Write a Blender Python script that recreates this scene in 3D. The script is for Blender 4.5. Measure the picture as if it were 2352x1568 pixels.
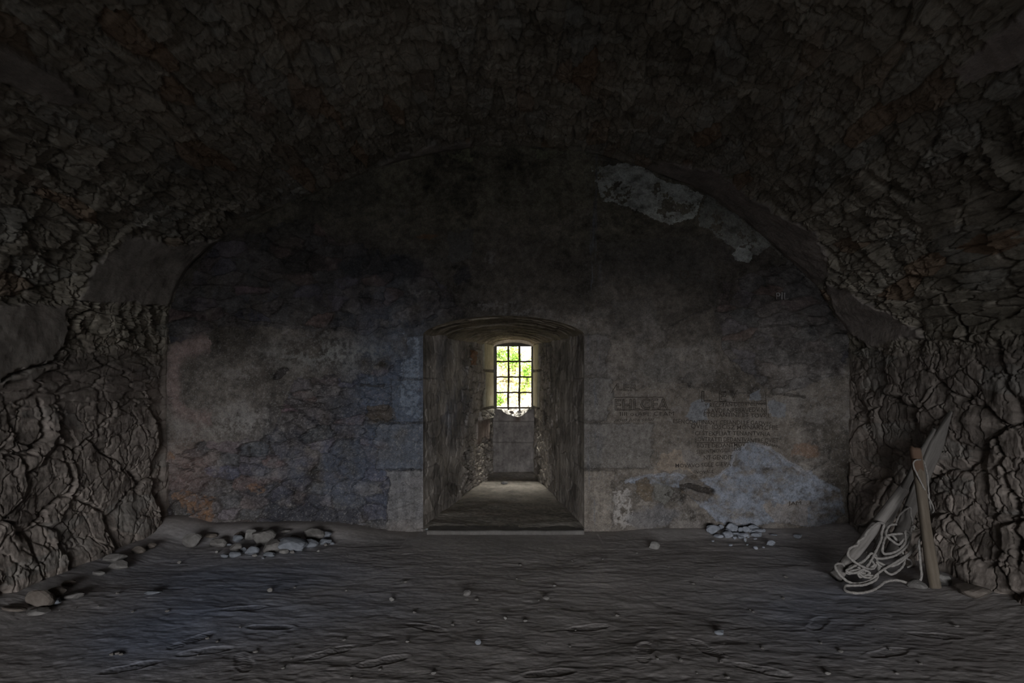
import bpy, bmesh, math, random
import numpy as np
from mathutils import Vector, Matrix

for o in list(bpy.data.objects):
    bpy.data.objects.remove(o)
scn = bpy.context.scene
COL = scn.collection

# ------------------------------------------------------------------ camera
FPX = 22.0 / 36.0 * 2352.0
EYE, CX, HY = 1.6, 1176.0, 880.0          # eye height, image column of the view axis, horizon row
cam_d = bpy.data.cameras.new('camera')
cam = bpy.data.objects.new('camera', cam_d)
COL.objects.link(cam)
cam.location = (0, 0, EYE)
cam.rotation_euler = (math.pi / 2, 0, 0)
cam_d.lens = 22; cam_d.sensor_width = 36
cam_d.shift_y = (HY - 784.0) / 2352.0
scn.camera = cam

# ------------------------------------------------------------------ view + world
scn.view_settings.view_transform = 'Standard'
scn.view_settings.look = 'None'
scn.view_settings.exposure = 0.0
scn.view_settings.gamma = 1.0
scn.view_settings.use_curve_mapping = False
w = bpy.data.worlds.new('sky'); scn.world = w; w.use_nodes = True
w.node_tree.nodes['Background'].inputs[0].default_value = (0.62, 0.80, 1.0, 1)
w.node_tree.nodes['Background'].inputs[1].default_value = 1.1

def lamp(name, kind, loc, target, energy, color, size=None, size_y=None):
    d = bpy.data.lights.new(name, kind)
    d.energy = energy; d.color = color
    if kind == 'AREA':
        d.shape = 'RECTANGLE'; d.size = size; d.size_y = size_y
    o = bpy.data.objects.new(name, d); COL.objects.link(o)
    o.location = loc
    o.rotation_euler = (Vector(target) - Vector(loc)).to_track_quat('-Z', 'Y').to_euler()
    return o
sun = lamp('sun', 'SUN', (3, 4, 14), (1.6, 13.5, 0), 7.0, (1.0, 0.93, 0.80)); sun.data.angle = 0.01
# daylight falling through the entrance behind the camera and into the window from the open sky
lamp('entrance_daylight', 'AREA', (0.0, -20.0, 4.2), (0.0, 3.6, 1.0), 11500, (0.96, 0.97, 1.0), 14.0, 5.2)
lamp('window_daylight', 'AREA', (0.35, 12.6, 4.3), (0.05, 9.3, 0.6), 2000, (1.0, 0.97, 0.88), 2.2, 1.6)

RQ = 1.0    # mesh spacing factor

# ------------------------------------------------------------------ numpy noise
def _h(ix, iy, k):
    n = (ix.astype(np.int64) * 374761393 + iy.astype(np.int64) * 668265263 + k * 2147483647 * 7 + k * 974634777) & 0xffffffff
    n = ((n ^ (n >> 13)) * 1274126177) & 0xffffffff
    n = ((n ^ (n >> 16)) * 2246822519) & 0xffffffff
    n = n ^ (n >> 15)
    return (n & 0xffffff) / float(0xffffff)

def vnoise(u, v, k=0):
    iu = np.floor(u); iv = np.floor(v)
    fu = u - iu; fv = v - iv
    fu = fu * fu * fu * (fu * (fu * 6 - 15) + 10); fv = fv * fv * fv * (fv * (fv * 6 - 15) + 10)
    iu = iu.astype(np.int64); iv = iv.astype(np.int64)
    a = _h(iu, iv, k); b = _h(iu + 1, iv, k); c = _h(iu, iv + 1, k); d = _h(iu + 1, iv + 1, k)
    return (a + (b - a) * fu) * (1 - fv) + (c + (d - c) * fu) * fv - 0.5

def fbm(u, v, k=0, octv=5, gain=0.5):
    r = 0; a = 1.0; s = 1.0; t = 0
    for i in range(octv):
        c, sn = math.cos(0.6 * i), math.sin(0.6 * i)
        r = r + a * vnoise((u * c - v * sn) * s + 17.3 * i, (u * sn + v * c) * s - 9.1 * i, k + i)
        t += a; a *= gain; s *= 2.03
    return r / t * 1.6

def ridged(u, v, k=0, octv=4, gain=0.5):
    r = 0; a = 1.0; s = 1.0; t = 0
    for i in range(octv):
        r = r + a * (1 - np.abs(vnoise(u * s + 31.7 * i, v * s + 11.9 * i, k + i)) * 4)
        t += a; a *= gain; s *= 2.1
    return r / t

def worley(u, v, k=0, jit=0.9):
    iu = np.floor(u).astype(np.int64); iv = np.floor(v).astype(np.int64)
    F1 = np.full(u.shape, 9.0); F2 = np.full(u.shape, 9.0)
    cu = np.zeros(u.shape, np.int64); cv = np.zeros(u.shape, np.int64)
    du = np.zeros(u.shape); dv = np.zeros(u.shape)
    for a in (-1, 0, 1):
        for b in (-1, 0, 1):
            x = iu + a; y = iv + b
            px = x + 0.5 + jit * (_h(x, y, k) - 0.5); py = y + 0.5 + jit * (_h(x, y, k + 51) - 0.5)
            ddx = u - px; ddy = v - py
            d = np.sqrt(ddx * ddx + ddy * ddy)
            m = d < F1
            F2 = np.where(m, F1, np.minimum(F2, d))
            F1 = np.where(m, d, F1)
            cu = np.where(m, x, cu); cv = np.where(m, y, cv)
            du = np.where(m, ddx, du); dv = np.where(m, ddy, dv)
    return F1, F2, cu, cv, du, dv

def sstep(a, b, x):
    t = np.clip((x - a) / (b - a), 0, 1)
    return t * t * (3 - 2 * t)

def inpoly(px, py, pts):
    r = np.zeros(px.shape, bool)
    n = len(pts); j = n - 1
    for i in range(n):
        xi, yi = pts[i]; xj, yj = pts[j]
        if yi != yj:
            c = ((yi > py) != (yj > py)) & (px < (xj - xi) * (py - yi) / (yj - yi) + xi)
            r ^= c
        j = i
    return r

def segdist(px, py, pts):
    d = np.full(px.shape, 1e9)
    for (ax, ay), (bx, by) in zip(pts[:-1], pts[1:]):
        vx, vy = bx - ax, by - ay
        t = np.clip(((px - ax) * vx + (py - ay) * vy) / (vx * vx + vy * vy), 0, 1)
        d = np.minimum(d, np.hypot(px - ax - t * vx, py - ay - t * vy))
    return d

def slabs(u, v, lu, lv, k, warp=0.35, tilt=0.5):
    """relief of rough stones: u across, v along the bed; returns height in -1..1, joint mask, cell randoms"""
    wu = u / lu + warp * fbm(u / lu * 0.9, v / lv * 0.9, k + 3, 4) + 0.10 * fbm(u / lu * 5, v / lv * 5, k + 8, 3)
    wv = v / lv + warp * fbm(u / lu * 0.9 + 40, v / lv * 0.9, k + 5, 4) + 0.10 * fbm(u / lu * 5 + 9, v / lv * 5, k + 9, 3)
    F1, F2, cu, cv, du, dv = worley(wu, wv, k)
    r1 = _h(cu, cv, k + 101); r2 = _h(cu, cv, k + 102); r3 = _h(cu, cv, k + 103); r4 = _h(cu, cv, k + 104)
    h = (r1 - 0.5) * 1.5 + tilt * ((r2 - 0.5) * 2 * du + (r3 - 0.25) * 1.8 * dv)
    edge = F2 - F1
    joint = 1 - sstep(0.0, 0.16, edge)
    return h, joint, r1, r2, r4

# ------------------------------------------------------------------ mesh helpers
def project(x, y, z):
    y = np.maximum(y, 0.3)
    return CX + FPX * x / y, HY - FPX * (z - EYE) / y

def link(name, me, mat, parent=None):
    me.name = name
    o = bpy.data.objects.new(name, me); COL.objects.link(o)
    if mat: me.materials.append(mat)
    if parent is not None:
        o.parent = parent
    return o

def tag(o, label=None, cat=None, group=None, kind=None):
    if label: o['label'] = label
    if cat: o['category'] = cat
    if group: o['group'] = group
    if kind: o['kind'] = kind
    return o

def raw_mesh(co, quads, col=None):
    me = bpy.data.meshes.new('m')
    co = np.ascontiguousarray(co, np.float32).reshape(-1, 3); quads = np.ascontiguousarray(quads, np.int32).reshape(-1, 4)
    me.vertices.add(len(co)); me.vertices.foreach_set('co', co.ravel())
    me.loops.add(quads.size); me.loops.foreach_set('vertex_index', quads.ravel())
    me.polygons.add(len(quads)); me.polygons.foreach_set('loop_start', np.arange(0, quads.size, 4, dtype=np.int32))
    me.polygons.foreach_set('loop_total', np.full(len(quads), 4, np.int32))
    me.polygons.foreach_set('use_smooth', np.ones(len(quads), bool))
    me.update(calc_edges=True)
    if col is not None:
        a = me.color_attributes.new('stone_colour', 'FLOAT_COLOR', 'POINT')
        c = np.ones((len(co), 4), np.float32); c[:, :3] = np.clip(col.reshape(-1, 3), 0.003, 0.9)
        a.data.foreach_set('color', c.ravel())
    return me

def gridquads(nu, nv, off=0):
    i = np.arange(nu * nv).reshape(nu, nv) + off
    return np.stack([i[:-1, :-1], i[1:, :-1], i[1:, 1:], i[:-1, 1:]], -1).reshape(-1, 4)

def grid_obj(name, X, Y, Z, mat, col=None, parent=None, flip=False):
    q = gridquads(*X.shape)
    if flip: q = q[:, ::-1]
    me = raw_mesh(np.stack([X, Y, Z], -1), q, col)
    return link(name, me, mat, parent)

def mix(c, m, new):
    m = np.asarray(m, float)[..., None]
    return c * (1 - m) + np.asarray(new, float) * m

# ------------------------------------------------------------------ materials
def mat_attr(name, fine=60.0, bump=0.35, var=0.35, dist=0.01, stretch=(1, 1, 1)):
    m = bpy.data.materials.new(name); m.use_nodes = True
    nt = m.node_tree; N = nt.nodes; L = nt.links
    bs = N['Principled BSDF']; bs.inputs['Roughness'].default_value = 0.95
    bs.inputs['Specular IOR Level'].default_value = 0.12
    at = N.new('ShaderNodeAttribute'); at.attribute_name = 'stone_colour'
    tc = N.new('ShaderNodeTexCoord'); mp = N.new('ShaderNodeMapping'); mp.inputs['Scale'].default_value = stretch
    L.new(tc.outputs['Object'], mp.inputs[0])
    n1 = N.new('ShaderNodeTexNoise'); n1.inputs['Scale'].default_value = fine; n1.inputs['Detail'].default_value = 6; n1.inputs['Roughness'].default_value = 0.7
    n2 = N.new('ShaderNodeTexNoise'); n2.inputs['Scale'].default_value = fine * 0.17; n2.inputs['Detail'].default_value = 8; n2.inputs['Roughness'].default_value = 0.65
    L.new(mp.outputs[0], n1.inputs['Vector']); L.new(mp.outputs[0], n2.inputs['Vector'])
    mr = N.new('ShaderNodeMapRange'); mr.inputs['From Min'].default_value = 0.3; mr.inputs['From Max'].default_value = 0.7
    mr.inputs['To Min'].default_value = 1 - var; mr.inputs['To Max'].default_value = 1 + var
    ad = N.new('ShaderNodeMath'); ad.operation = 'ADD'
    L.new(n1.outputs[0], ad.inputs[0]); L.new(n2.outputs[0], ad.inputs[1])
    hf = N.new('ShaderNodeMath'); hf.operation = 'MULTIPLY'; hf.inputs[1].default_value = 0.5
    L.new(ad.outputs[0], hf.inputs[0]); L.new(hf.outputs[0], mr.inputs['Value'])
    vm = N.new('ShaderNodeVectorMath'); vm.operation = 'SCALE'
    L.new(at.outputs['Color'], vm.inputs[0]); L.new(mr.outputs[0], vm.inputs['Scale'])
    L.new(vm.outputs[0], bs.inputs['Base Color'])
    bp = N.new('ShaderNodeBump'); bp.inputs['Strength'].default_value = bump; bp.inputs['Distance'].default_value = dist
    L.new(ad.outputs[0], bp.inputs['Height']); L.new(bp.outputs[0], bs.inputs['Normal'])
    return m

def mat_noise(name, c1, c2, scale=8.0, stretch=(1, 1, 1), bump=0.3, dist=0.004, rough=0.9, pos=(0.35, 0.65), detail=6):
    m = bpy.data.materials.new(name); m.use_nodes = True
    nt = m.node_tree; N = nt.nodes; L = nt.links
    bs = N['Principled BSDF']; bs.inputs['Roughness'].default_value = rough
    bs.inputs['Specular IOR Level'].default_value = 0.15
    tc = N.new('ShaderNodeTexCoord'); mp = N.new('ShaderNodeMapping'); mp.inputs['Scale'].default_value = stretch
    L.new(tc.outputs['Object'], mp.inputs[0])
    n = N.new('ShaderNodeTexNoise'); n.inputs['Scale'].default_value = scale; n.inputs['Detail'].default_value = detail; n.inputs['Roughness'].default_value = 0.65
    L.new(mp.outputs[0], n.inputs['Vector'])
    r = N.new('ShaderNodeValToRGB'); r.color_ramp.elements[0].position = pos[0]; r.color_ramp.elements[1].position = pos[1]
    r.color_ramp.elements[0].color = (*c1, 1); r.color_ramp.elements[1].color = (*c2, 1)
    L.new(n.outputs[0], r.inputs[0]); L.new(r.outputs[0], bs.inputs['Base Color'])
    bp = N.new('ShaderNodeBump'); bp.inputs['Strength'].default_value = bump; bp.inputs['Distance'].default_value = dist
    L.new(n.outputs[0], bp.inputs['Height']); L.new(bp.outputs[0], bs.inputs['Normal'])
    return m

M_VAULT = mat_attr('vault_rubble', 70, 0.6, 0.35, 0.012, (1, 0.45, 1))
M_SIDE = mat_attr('side_wall_rubble', 60, 0.45, 0.28, 0.012, (1, 1, 0.6))
M_END = mat_attr('end_wall_plaster', 95, 0.45, 0.62, 0.006)
M_NICHE = mat_attr('niche_stone', 80, 0.4, 0.35, 0.008, (1, 1, 0.35))
M_FLOOR = mat_attr('earth_floor', 45, 0.35, 0.22, 0.008, (0.6, 1, 1))
M_OUT = mat_attr('sunlit_bank', 30, 0.4, 0.25, 0.02)

# ------------------------------------------------------------------ room geometry constants
YB = 6.76                                  # end wall
XL, XR, VC, VA = -3.72, 3.64, -0.04, 3.68
ZS, VB = 2.10, 2.06                        # springing height, rise of the vault
YREAR = -8.8
_ta = np.radians([0, 2, 13.2, 21.3, 31.2, 44.1, 53.8, 66.6, 78, 91, 102.5, 115, 129, 146, 156.8, 168, 180])
_ra = np.array([1, .976, .949, .934, .909, .928, .957, .973, .995, 1.005, .994, .958, .946, .980, 1.012, 1.008, 1])
_td = np.linspace(0, math.pi, 721); _rd = np.interp(_td, _ta, _ra)
for _ in range(3):
    _k = np.ones(25) / 25; _rd = np.convolve(np.concatenate([np.full(12, 1.0), _rd, np.full(12, 1.0)]), _k, 'valid')
_rd = 1 + (_rd - 1) * np.minimum(np.minimum(_td, math.pi - _td) / 0.12, 1)
def rfac(t): return np.interp(t, _td, _rd)
_PX = (VC + VA * np.cos(_td) * _rd)[::-1]; _PZ = (ZS + VB * np.sin(_td) * _rd)[::-1]
def vault_z(x):
    return np.interp(x, _PX, _PZ)

# ------------------------------------------------------------------ relief of the rough shell
def shell_relief(u, y, z, X, Z, region):
    """inward relief in metres + colour; u runs round the section, y along the room"""
    px, py = project(X, y, Z)
    h1, j1, a1, b1, c1 = slabs(u, y, 0.15, 0.50, 3, 0.42, 0.8)
    h2, j2, a2, b2, c2 = slabs(u, y, 0.055, 0.20, 23, 0.5, 0.9)
    h3, j3, a3, b3, c3 = slabs(u, y, 0.62, 0.60, 43, 0.55, 0.9)
    f = fbm(u * 3.2, y * 1.6, 61, 6, 0.55)
    fs = fbm(u * 44, y * 8, 71, 4, 0.6)
    fv = 0.034 * h1 + 0.014 * h2 - 0.024 * j1 ** 2 - 0.009 * j2 + 0.050 * f + 0.013 * fs
    r = ridged(u * 2.2 + 0.5 * f, y * 3.5, 81, 5, 0.55)
    f2 = fbm(u * 5.5, y * 13, 91, 5, 0.6)
    fw = ridged(y * 7 + 1.2 * f, u * 3.0 + 0.8 * f, 83, 4, 0.55)
    h4, j4, a4, b4, c4 = slabs(u, y, 0.24, 0.18, 47, 0.5, 0.8)
    h6, j6, a6, b6, c6 = slabs(u, y, 0.34, 0.38, 57, 0.6, 0.4)
    fside = 0.040 * h3 - 0.045 * j3 ** 6 + 0.065 * f + 0.010 * h4 - 0.016 * j4 ** 7 - 0.020 * j6 ** 8 + 0.009 * h6 + 0.004 * r + 0.008 * f2 + 0.003 * fw + 0.006 * fs + 0.006 * fbm(y * 26, u * 12, 87, 4, .6)
    # slate coursing in the right haunch and upper side walls
    hb, jb, ab, bb, cb = slabs(u, y, 0.085, 0.40, 33, 0.25, 0.5)
    course = 0.030 * hb - 0.024 * jb + 0.05 * f + 0.008 * fs
    h5, j5, a5, b5, c5 = slabs(u, y, 0.34, 0.17, 53, 0.7, 1.3)
    fv = 0.024 * h1 + 0.014 * h2 - 0.020 * j1 ** 2 - 0.008 * j2 + 0.024 * h5 - 0.022 * j5 ** 3 + 0.050 * f + 0.012 * fs
    t = sstep(1.75, 2.40, z + 0.5 * f) if region != 'vault' else np.ones_like(z)
    mc = np.zeros_like(z)
    mc = np.maximum(mc, sstep(2060, 2140, px + 60 * f) * sstep(820, 720, py + 90 * f) * sstep(380, 480, py + 80 * f))
    mc = np.maximum(mc, sstep(420, 330, px) * sstep(980, 900, py) * sstep(800, 830, py + 40 * f) * 0.9)
    d = fside * (1 - t) + fv * t
    d = d * (1 - mc) + course * mc
    # colour
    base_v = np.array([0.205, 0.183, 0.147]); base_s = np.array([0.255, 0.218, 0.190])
    upper_dark = sstep(0.7, 1.9, z + .5 * fbm(u * 1.4, y * 1.4, 151, 4)) if region != 'vault' else np.ones_like(z)  # side walls toned darker with height
    col = base_v * t[..., None] + base_s * (1 - t[..., None]) * (1 - .42 * upper_dark)[..., None]
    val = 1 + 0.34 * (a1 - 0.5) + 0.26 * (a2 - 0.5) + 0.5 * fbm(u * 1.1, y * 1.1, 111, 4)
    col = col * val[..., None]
    jj = np.clip(j1 * 0.40 + j2 * 0.22, 0, 1)
    col = mix(col, jj * 0.6, (0.060, 0.050, 0.040))
    col = mix(col, sstep(0.86, 0.95, b1) * 0.5 * t, (0.20, 0.115, 0.065))
    col = mix(col, sstep(0.80, 0.9, c1) * 0.3, (0.22, 0.225, 0.21))
    # smooth mortar left on the shell
    wx = px + 16 * fbm(px / 30, py / 30, 5, 4) ; wy = py + 16 * fbm(px / 30 + 9, py / 30, 6, 4)
    polys = [
        [(1478, 388), (1528, 366), (1649, 395), (1727, 449), (1785, 492), (1877, 536), (1908, 604), (1912, 622), (1870, 660), (1780, 600), (1600, 460)],
        [(840, 410), (920, 350), (1085, 318), (1090, 370), (950, 420), (800, 520), (640, 600), (540, 610), (470, 600), (520, 540), (700, 452)],
        [(300, 540), (400, 560), (520, 548), (520, 640), (390, 700), (180, 690), (205, 610)],
        [(0, 105), (120, 165), (215, 240), (120, 235), (0, 180), (-60, 130)],
        [(2190, 160), (2352, 20), (2420, 60), (2352, 150), (2230, 185)],
        [(0, 700), (150, 700), (150, 800), (80, 870), (-60, 880), (-60, 720)],
        [(1895, 640), (1990, 690), (2120, 770), (2000, 800), (1930, 760)],
    ]
    pm = np.zeros_like(z)
    for p in polys:
        pm = np.maximum(pm, inpoly(wx, wy, p).astype(float))
    # blur the mask a little along u for a soft lip
    k = pm.copy()
    for _ in range(2):
        k[1:-1] = (k[:-2] + k[1:-1] * 2 + k[2:]) / 4
        k[:, 1:-1] = (k[:, :-2] + k[:, 1:-1] * 2 + k[:, 2:]) / 4
    flat = 0.022 + 0.030 * f + 0.004 * fbm(u * 20, y * 20, 121, 4) + 0.012 * fbm(u * 6, y * 3, 131, 3)
    d = d * (1 - k) + flat * k
    tone = np.where((px > 1450)[..., None], np.array([0.230, 0.200, 0.180]), np.array([0.215, 0.192, 0.168]))
    col = col * (1 - k[..., None]) + tone * k[..., None] * (1 + 0.5 * fbm(u * 7, y * 7, 141, 4))[..., None]
    # a dark hole knocked through, left haunch
    hole = inpoly(px + 4 * fs, py + 4 * fs, [(512, 476), (532, 482), (542, 500), (518, 504)])
    d = d - 0.16 * hole
    # cracks
    for pts, wd, dp in [([(170, 735), (158, 760), (150, 795), (120, 830), (60, 850), (0, 872)], 5, 0.07),
                        ([(215, 700), (170, 735)], 5, 0.05),
                        ([(2170, 680), (2205, 740), (2230, 790)], 5, 0.06),
                        ([(95, 920), (100, 1000), (60, 1040), (0, 1050)], 5, 0.06),
                        ([(145, 1040), (160, 1120), (90, 1180), (45, 1230)], 4, 0.05),
                        ([(2290, 1000), (2310, 1100), (2340, 1190), (2352, 1290)], 5, 0.06),
                        ([(2010, 880), (1985, 980), (2010, 1060)], 3, 0.03)]:
        ds = segdist(px + 12 * fbm(px / 18, py / 18, 7, 4) + 5 * fs, py + 12 * fbm(px / 18 + 5, py / 18, 8, 4), pts)
        d = d - dp * (1 - sstep(0, wd * 1.7, ds))
    # the shell meets the plastered end wall flush
    fade = sstep(0, 0.10, YB - y)
    d = d * (0.25 + 0.75 * fade)
    return d, col

NEAR = 3.05
def ysamples(fine):
    return np.concatenate([np.linspace(YREAR - 0.3, NEAR - 0.1, 14), np.arange(NEAR, YB + 0.12, fine)])

# vault
FV = 0.0075 * RQ
yv = ysamples(FV)
th = np.linspace(math.pi, 0, int(9.3 / FV))
TH, YY = np.meshgrid(th, yv, indexing='ij')
Xb = VC + VA * np.cos(TH) * rfac(TH); Zb = ZS + VB * np.sin(TH) * rfac(TH)
nx = np.cos(TH) / VA; nz = np.sin(TH) / VB; nl = np.hypot(nx, nz); nx, nz = -nx / nl, -nz / nl
arc = np.concatenate([[0], np.cumsum(np.hypot(np.diff(Xb[:, 0]), np.diff(Zb[:, 0])))])
U = np.broadcast_to((arc + ZS)[:, None], TH.shape)
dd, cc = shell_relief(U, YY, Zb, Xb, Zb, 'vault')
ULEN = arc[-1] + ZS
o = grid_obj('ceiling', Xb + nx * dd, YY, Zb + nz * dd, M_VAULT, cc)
tag(o, 'dark barrel vault of rough slate rubble over the room', 'ceiling', kind='structure')

def side(name, x0, sgn, label):
    zz = np.arange(-0.12, ZS + 0.004, 0.0080 * RQ); zz = np.append(zz[zz < ZS - 0.004], ZS)
    Z, Y = np.meshgrid(zz, yv, indexing='ij')
    u = Z if sgn > 0 else ULEN + (ZS - Z)
    if sgn < 0: u = ULEN + (ZS - Z)
    X = np.full_like(Z, x0)
    d, c = shell_relief(u, Y, Z, X, Z, 'side')
    # the foot of the wall swells outwards and is buried in the floor
    d = d + 0.10 * sstep(0.5, 0.0, Z) * sstep(0.02, 0.5, YB - Y)
    # blend towards the vault relief at the springing so both meet
    dv, cv = shell_relief(u, Y, Z, X, Z, 'vault')
    t = sstep(ZS - 0.35, ZS, Z)
    d = d * (1 - t) + dv * t; c = c * (1 - t[..., None]) + cv * t[..., None]
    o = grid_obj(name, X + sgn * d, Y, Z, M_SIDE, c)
    tag(o, label, 'wall', kind='structure')
side('wall_left', XL, 1, 'left side wall of lumpy mortared rubble with deep cracks')
side('wall_right', XR, -1, 'right side wall of lumpy mortared rubble behind the leaning timbers')

# ------------------------------------------------------------------ end wall
NXL, NXR = -0.96, 0.78                      # niche opening at the wall face
def niche_top(x):                           # arch of the opening at the face
    t = np.clip((x - (NXL + NXR) / 2) / ((NXR - NXL) / 2), -1, 1)
    return 2.13 + 0.20 * np.sqrt(np.maximum(1 - t * t, 0)) ** 1.3

def end_relief(x, z):
    px, py = project(x, np.full_like(x, YB), z)
    f1 = fbm(px / 40, py / 40, 201, 5); f2 = fbm(px / 40 + 50, py / 40, 202, 5)
    g = fbm(px / 7, py / 7, 203, 4, 0.6); g2 = fbm(px / 7 + 30, py / 7, 204, 4, 0.6)
    wx = px + 26 * f1 + 5 * g; wy = py + 26 * f2 + 5 * g2
    big = fbm(px / 130, py / 130, 205, 5, 0.55)
    big2 = fbm(px / 130 + 77, py / 130, 206, 5, 0.55)
    streak = fbm(px / 9, py / 90, 207, 4, 0.6)
    h = 0.012 * f1 + 0.004 * g
    # base colour: brown-grey limewash, sooty above; the light fading upwards is painted in too
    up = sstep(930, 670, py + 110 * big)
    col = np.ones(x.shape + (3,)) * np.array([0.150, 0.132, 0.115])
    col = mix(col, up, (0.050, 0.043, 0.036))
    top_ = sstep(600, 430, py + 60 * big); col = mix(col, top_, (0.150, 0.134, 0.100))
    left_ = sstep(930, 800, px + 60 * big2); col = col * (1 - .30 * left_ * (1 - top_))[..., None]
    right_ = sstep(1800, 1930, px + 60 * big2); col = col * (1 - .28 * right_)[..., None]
    # masonry courses (rubble) where the plaster is lost: left side low down
    hs, js, a, b, c4 = slabs(z, x, 0.14, 0.27, 211, 0.35, 0.35)
    ht, jt, a2, b2, c5 = slabs(z, x, 0.055, 0.12, 231, 0.45, 0.6)
    rub = inpoly(wx, wy, [(370, 1060), (470, 1010), (620, 1010), (640, 935), (690, 865), (800, 870), (880, 850), (1000, 780), (1000, 1260), (370, 1280)]).astype(float)
    rub2 = inpoly(wx, wy, [(380, 700), (500, 560), (700, 500), (790, 560), (1000, 620), (1060, 720), (880, 760), (600, 740), (380, 800)]).astype(float)
    rub3 = inpoly(wx, wy, [(1650, 640), (1870, 600), (1960, 760), (1940, 860), (1780, 900), (1660, 800)]).astype(float) * 0.6
    rm = np.clip(rub + 0.7 * rub2 + rub3, 0, 1)
    k = rm.copy()
    k[1:-1] = (k[:-2] + k[1:-1] * 2 + k[2:]) / 4
    h = h + k * (0.042 * hs - 0.034 * js ** 2 + 0.022 * ht - 0.014 * jt ** 2 - 0.018 + 0.018 * g)
    tint = 0.78 * np.stack([0.105 + 0.055 * (a - .5) + 0.06 * sstep(0.7, 1, b), 0.098 + 0.03 * (a - .5) + 0.012 * sstep(.7, 1, b), 0.100 + 0.02 * (a - .5) + 0.03 * sstep(0.72, 1, c4)], -1)
    col = col * (1 - 0.8 * k[..., None]) + tint * (0.8 * k[..., None])
    col = mix(col, k * js * 0.55, (0.050, 0.043, 0.037))
    col = mix(col, k * rub2 * 0.55, (0.026, 0.023, 0.022))
    # blotches everywhere
    blot = fbm(px / 24, py / 17, 216, 6, .65)
    col = col * np.clip(1 + 0.85 * big + 0.45 * f1 + 0.40 * g + 0.75 * blot, .25, 2.2)[..., None]
    col = mix(col, sstep(.12, .30, fbm(px / 34, py / 46, 219, 6, .65)) * .45, (.055, .047, .038))
    col = mix(col, sstep(0.10, 0.34, big2) * 0.35 * (1 - up), (0.10, 0.085, 0.068))
    col = mix(col, sstep(0.10, 0.30, fbm(px / 60, py / 45, 215, 6, .6)) * 0.45 * (1 - up * .85), (0.235, 0.215, 0.20))
    # blue-grey limewash left of the niche
    bl = np.exp(-(((px - 905) / 95) ** 2 + ((py - 930) / 190) ** 2))
    col = mix(col, np.clip(bl * (0.9 + 1.5 * f1), 0, 0.80), (0.078, 0.098, 0.135))
    bl = np.exp(-(((px - 760) / 160) ** 2 + ((py - 1080) / 120) ** 2))
    col = mix(col, np.clip(bl * (0.45 + 1.3 * f2), 0, 0.6), (0.080, 0.092, 0.125))
    bl = inpoly(wx, wy, [(925, 770), (968, 760), (972, 960), (930, 950)]) * sstep(-0.1, .3, g + f1)
    col = mix(col, bl * 0.6, (0.25, 0.29, 0.35))
    # pinkish plaster edge far left
    ring = np.exp(-((np.hypot((wx - 470) / 75, (wy - 880) / 85) - 1) / 0.22) ** 2) * (wx < 480)
    col = mix(col, ring * 0.7, (0.230, 0.170, 0.155))
    col = mix(col, np.exp(-(((px - 560) / 110) ** 2 + ((py - 975) / 34) ** 2)) * sstep(-.15, .25, g + f1) * .7, (0.25, 0.235, 0.22))
    col = mix(col, np.exp(-(((px - 760) / 130) ** 2 + ((py - 815) / 34) ** 2)) * sstep(-.15, .25, g + f1) * .7, (0.20, 0.20, 0.19))
    col = mix(col, np.exp(-(((px - 420) / 60) ** 2 + ((py - 1080) / 60) ** 2)) * .5, (0.20, 0.125, 0.105))
    # orange stones low left
    for (ex, ey, er, eh) in [(425, 1150, 34, 24), (455, 1165, 26, 18), (478, 1153, 11, 11), (470, 1185, 18, 10), (585, 1125, 24, 16), (412, 1210, 16, 14), (398, 1042, 16, 9)]:
        m = (np.hypot((wx - ex) / er, (wy - ey) / eh) < 1) * np.clip(.55 + 1.8 * g + 1.2 * blot, 0, 1)
        col = mix(col, m * 0.75, (0.190, 0.110, 0.066) if ey != 1210 else (0.14, 0.075, 0.06)); h = h + 0.006 * m
    # dark tar-like oval low down, brown lintel stone and slots
    m = sstep(1.12, 0.9, np.hypot((wx - 712) / 108, (wy - 1190) / 33)); col = mix(col, m * 0.85, (0.045, 0.046, 0.055)); h = h - 0.02 * m
    m = inpoly(wx, wy, [(832, 950), (850, 932), (910, 940), (914, 966), (840, 966)]); col = mix(col, m * .8, (0.085, 0.068, 0.052)); h = h + 0.03 * m
    m = sstep(1.2, 0.8, np.hypot((px + 6 * g - 643) / 17, (py + 6 * g2 + (px - 643) * .5 - 858) / 10)); col = mix(col, m * .8, (0.035, 0.03, 0.03)); h = h - 0.05 * m
    for pts, wd, dp in [([(640, 936), (700, 930), (742, 928)], 4, 0.03), ([(826, 884), (880, 886)], 3, 0.03), ([(836, 965), (915, 968)], 3, 0.02),
                        ([(564, 1030), (572, 1058)], 4, 0.03), ([(616, 1016), (630, 1046)], 4, 0.03), ([(405, 1078), (440, 1080)], 2.5, 0.02),
                        ([(1802, 905), (1850, 912)], 3, 0.03), ([(1542, 746), (1590, 722), (1640, 702)], 2, 0.01),
                        ([(1460, 852), (1480, 880), (1530, 892), (1558, 900)], 2, 0.008), ([(1558, 900), (1580, 925)], 2.5, 0.01),
                        ([(1800, 1115), (1850, 1090), (1900, 1060)], 1.5, 0.006), ([(1640, 640), (1650, 760)], 7, 0.006)]:
        ds = segdist(px + 4 * g, py + 4 * g2, pts)
        m = 1 - sstep(0.3 * wd, wd * 1.3, ds); h = h - dp * m; col = mix(col, m * .7, (0.045, 0.04, 0.036))
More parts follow.
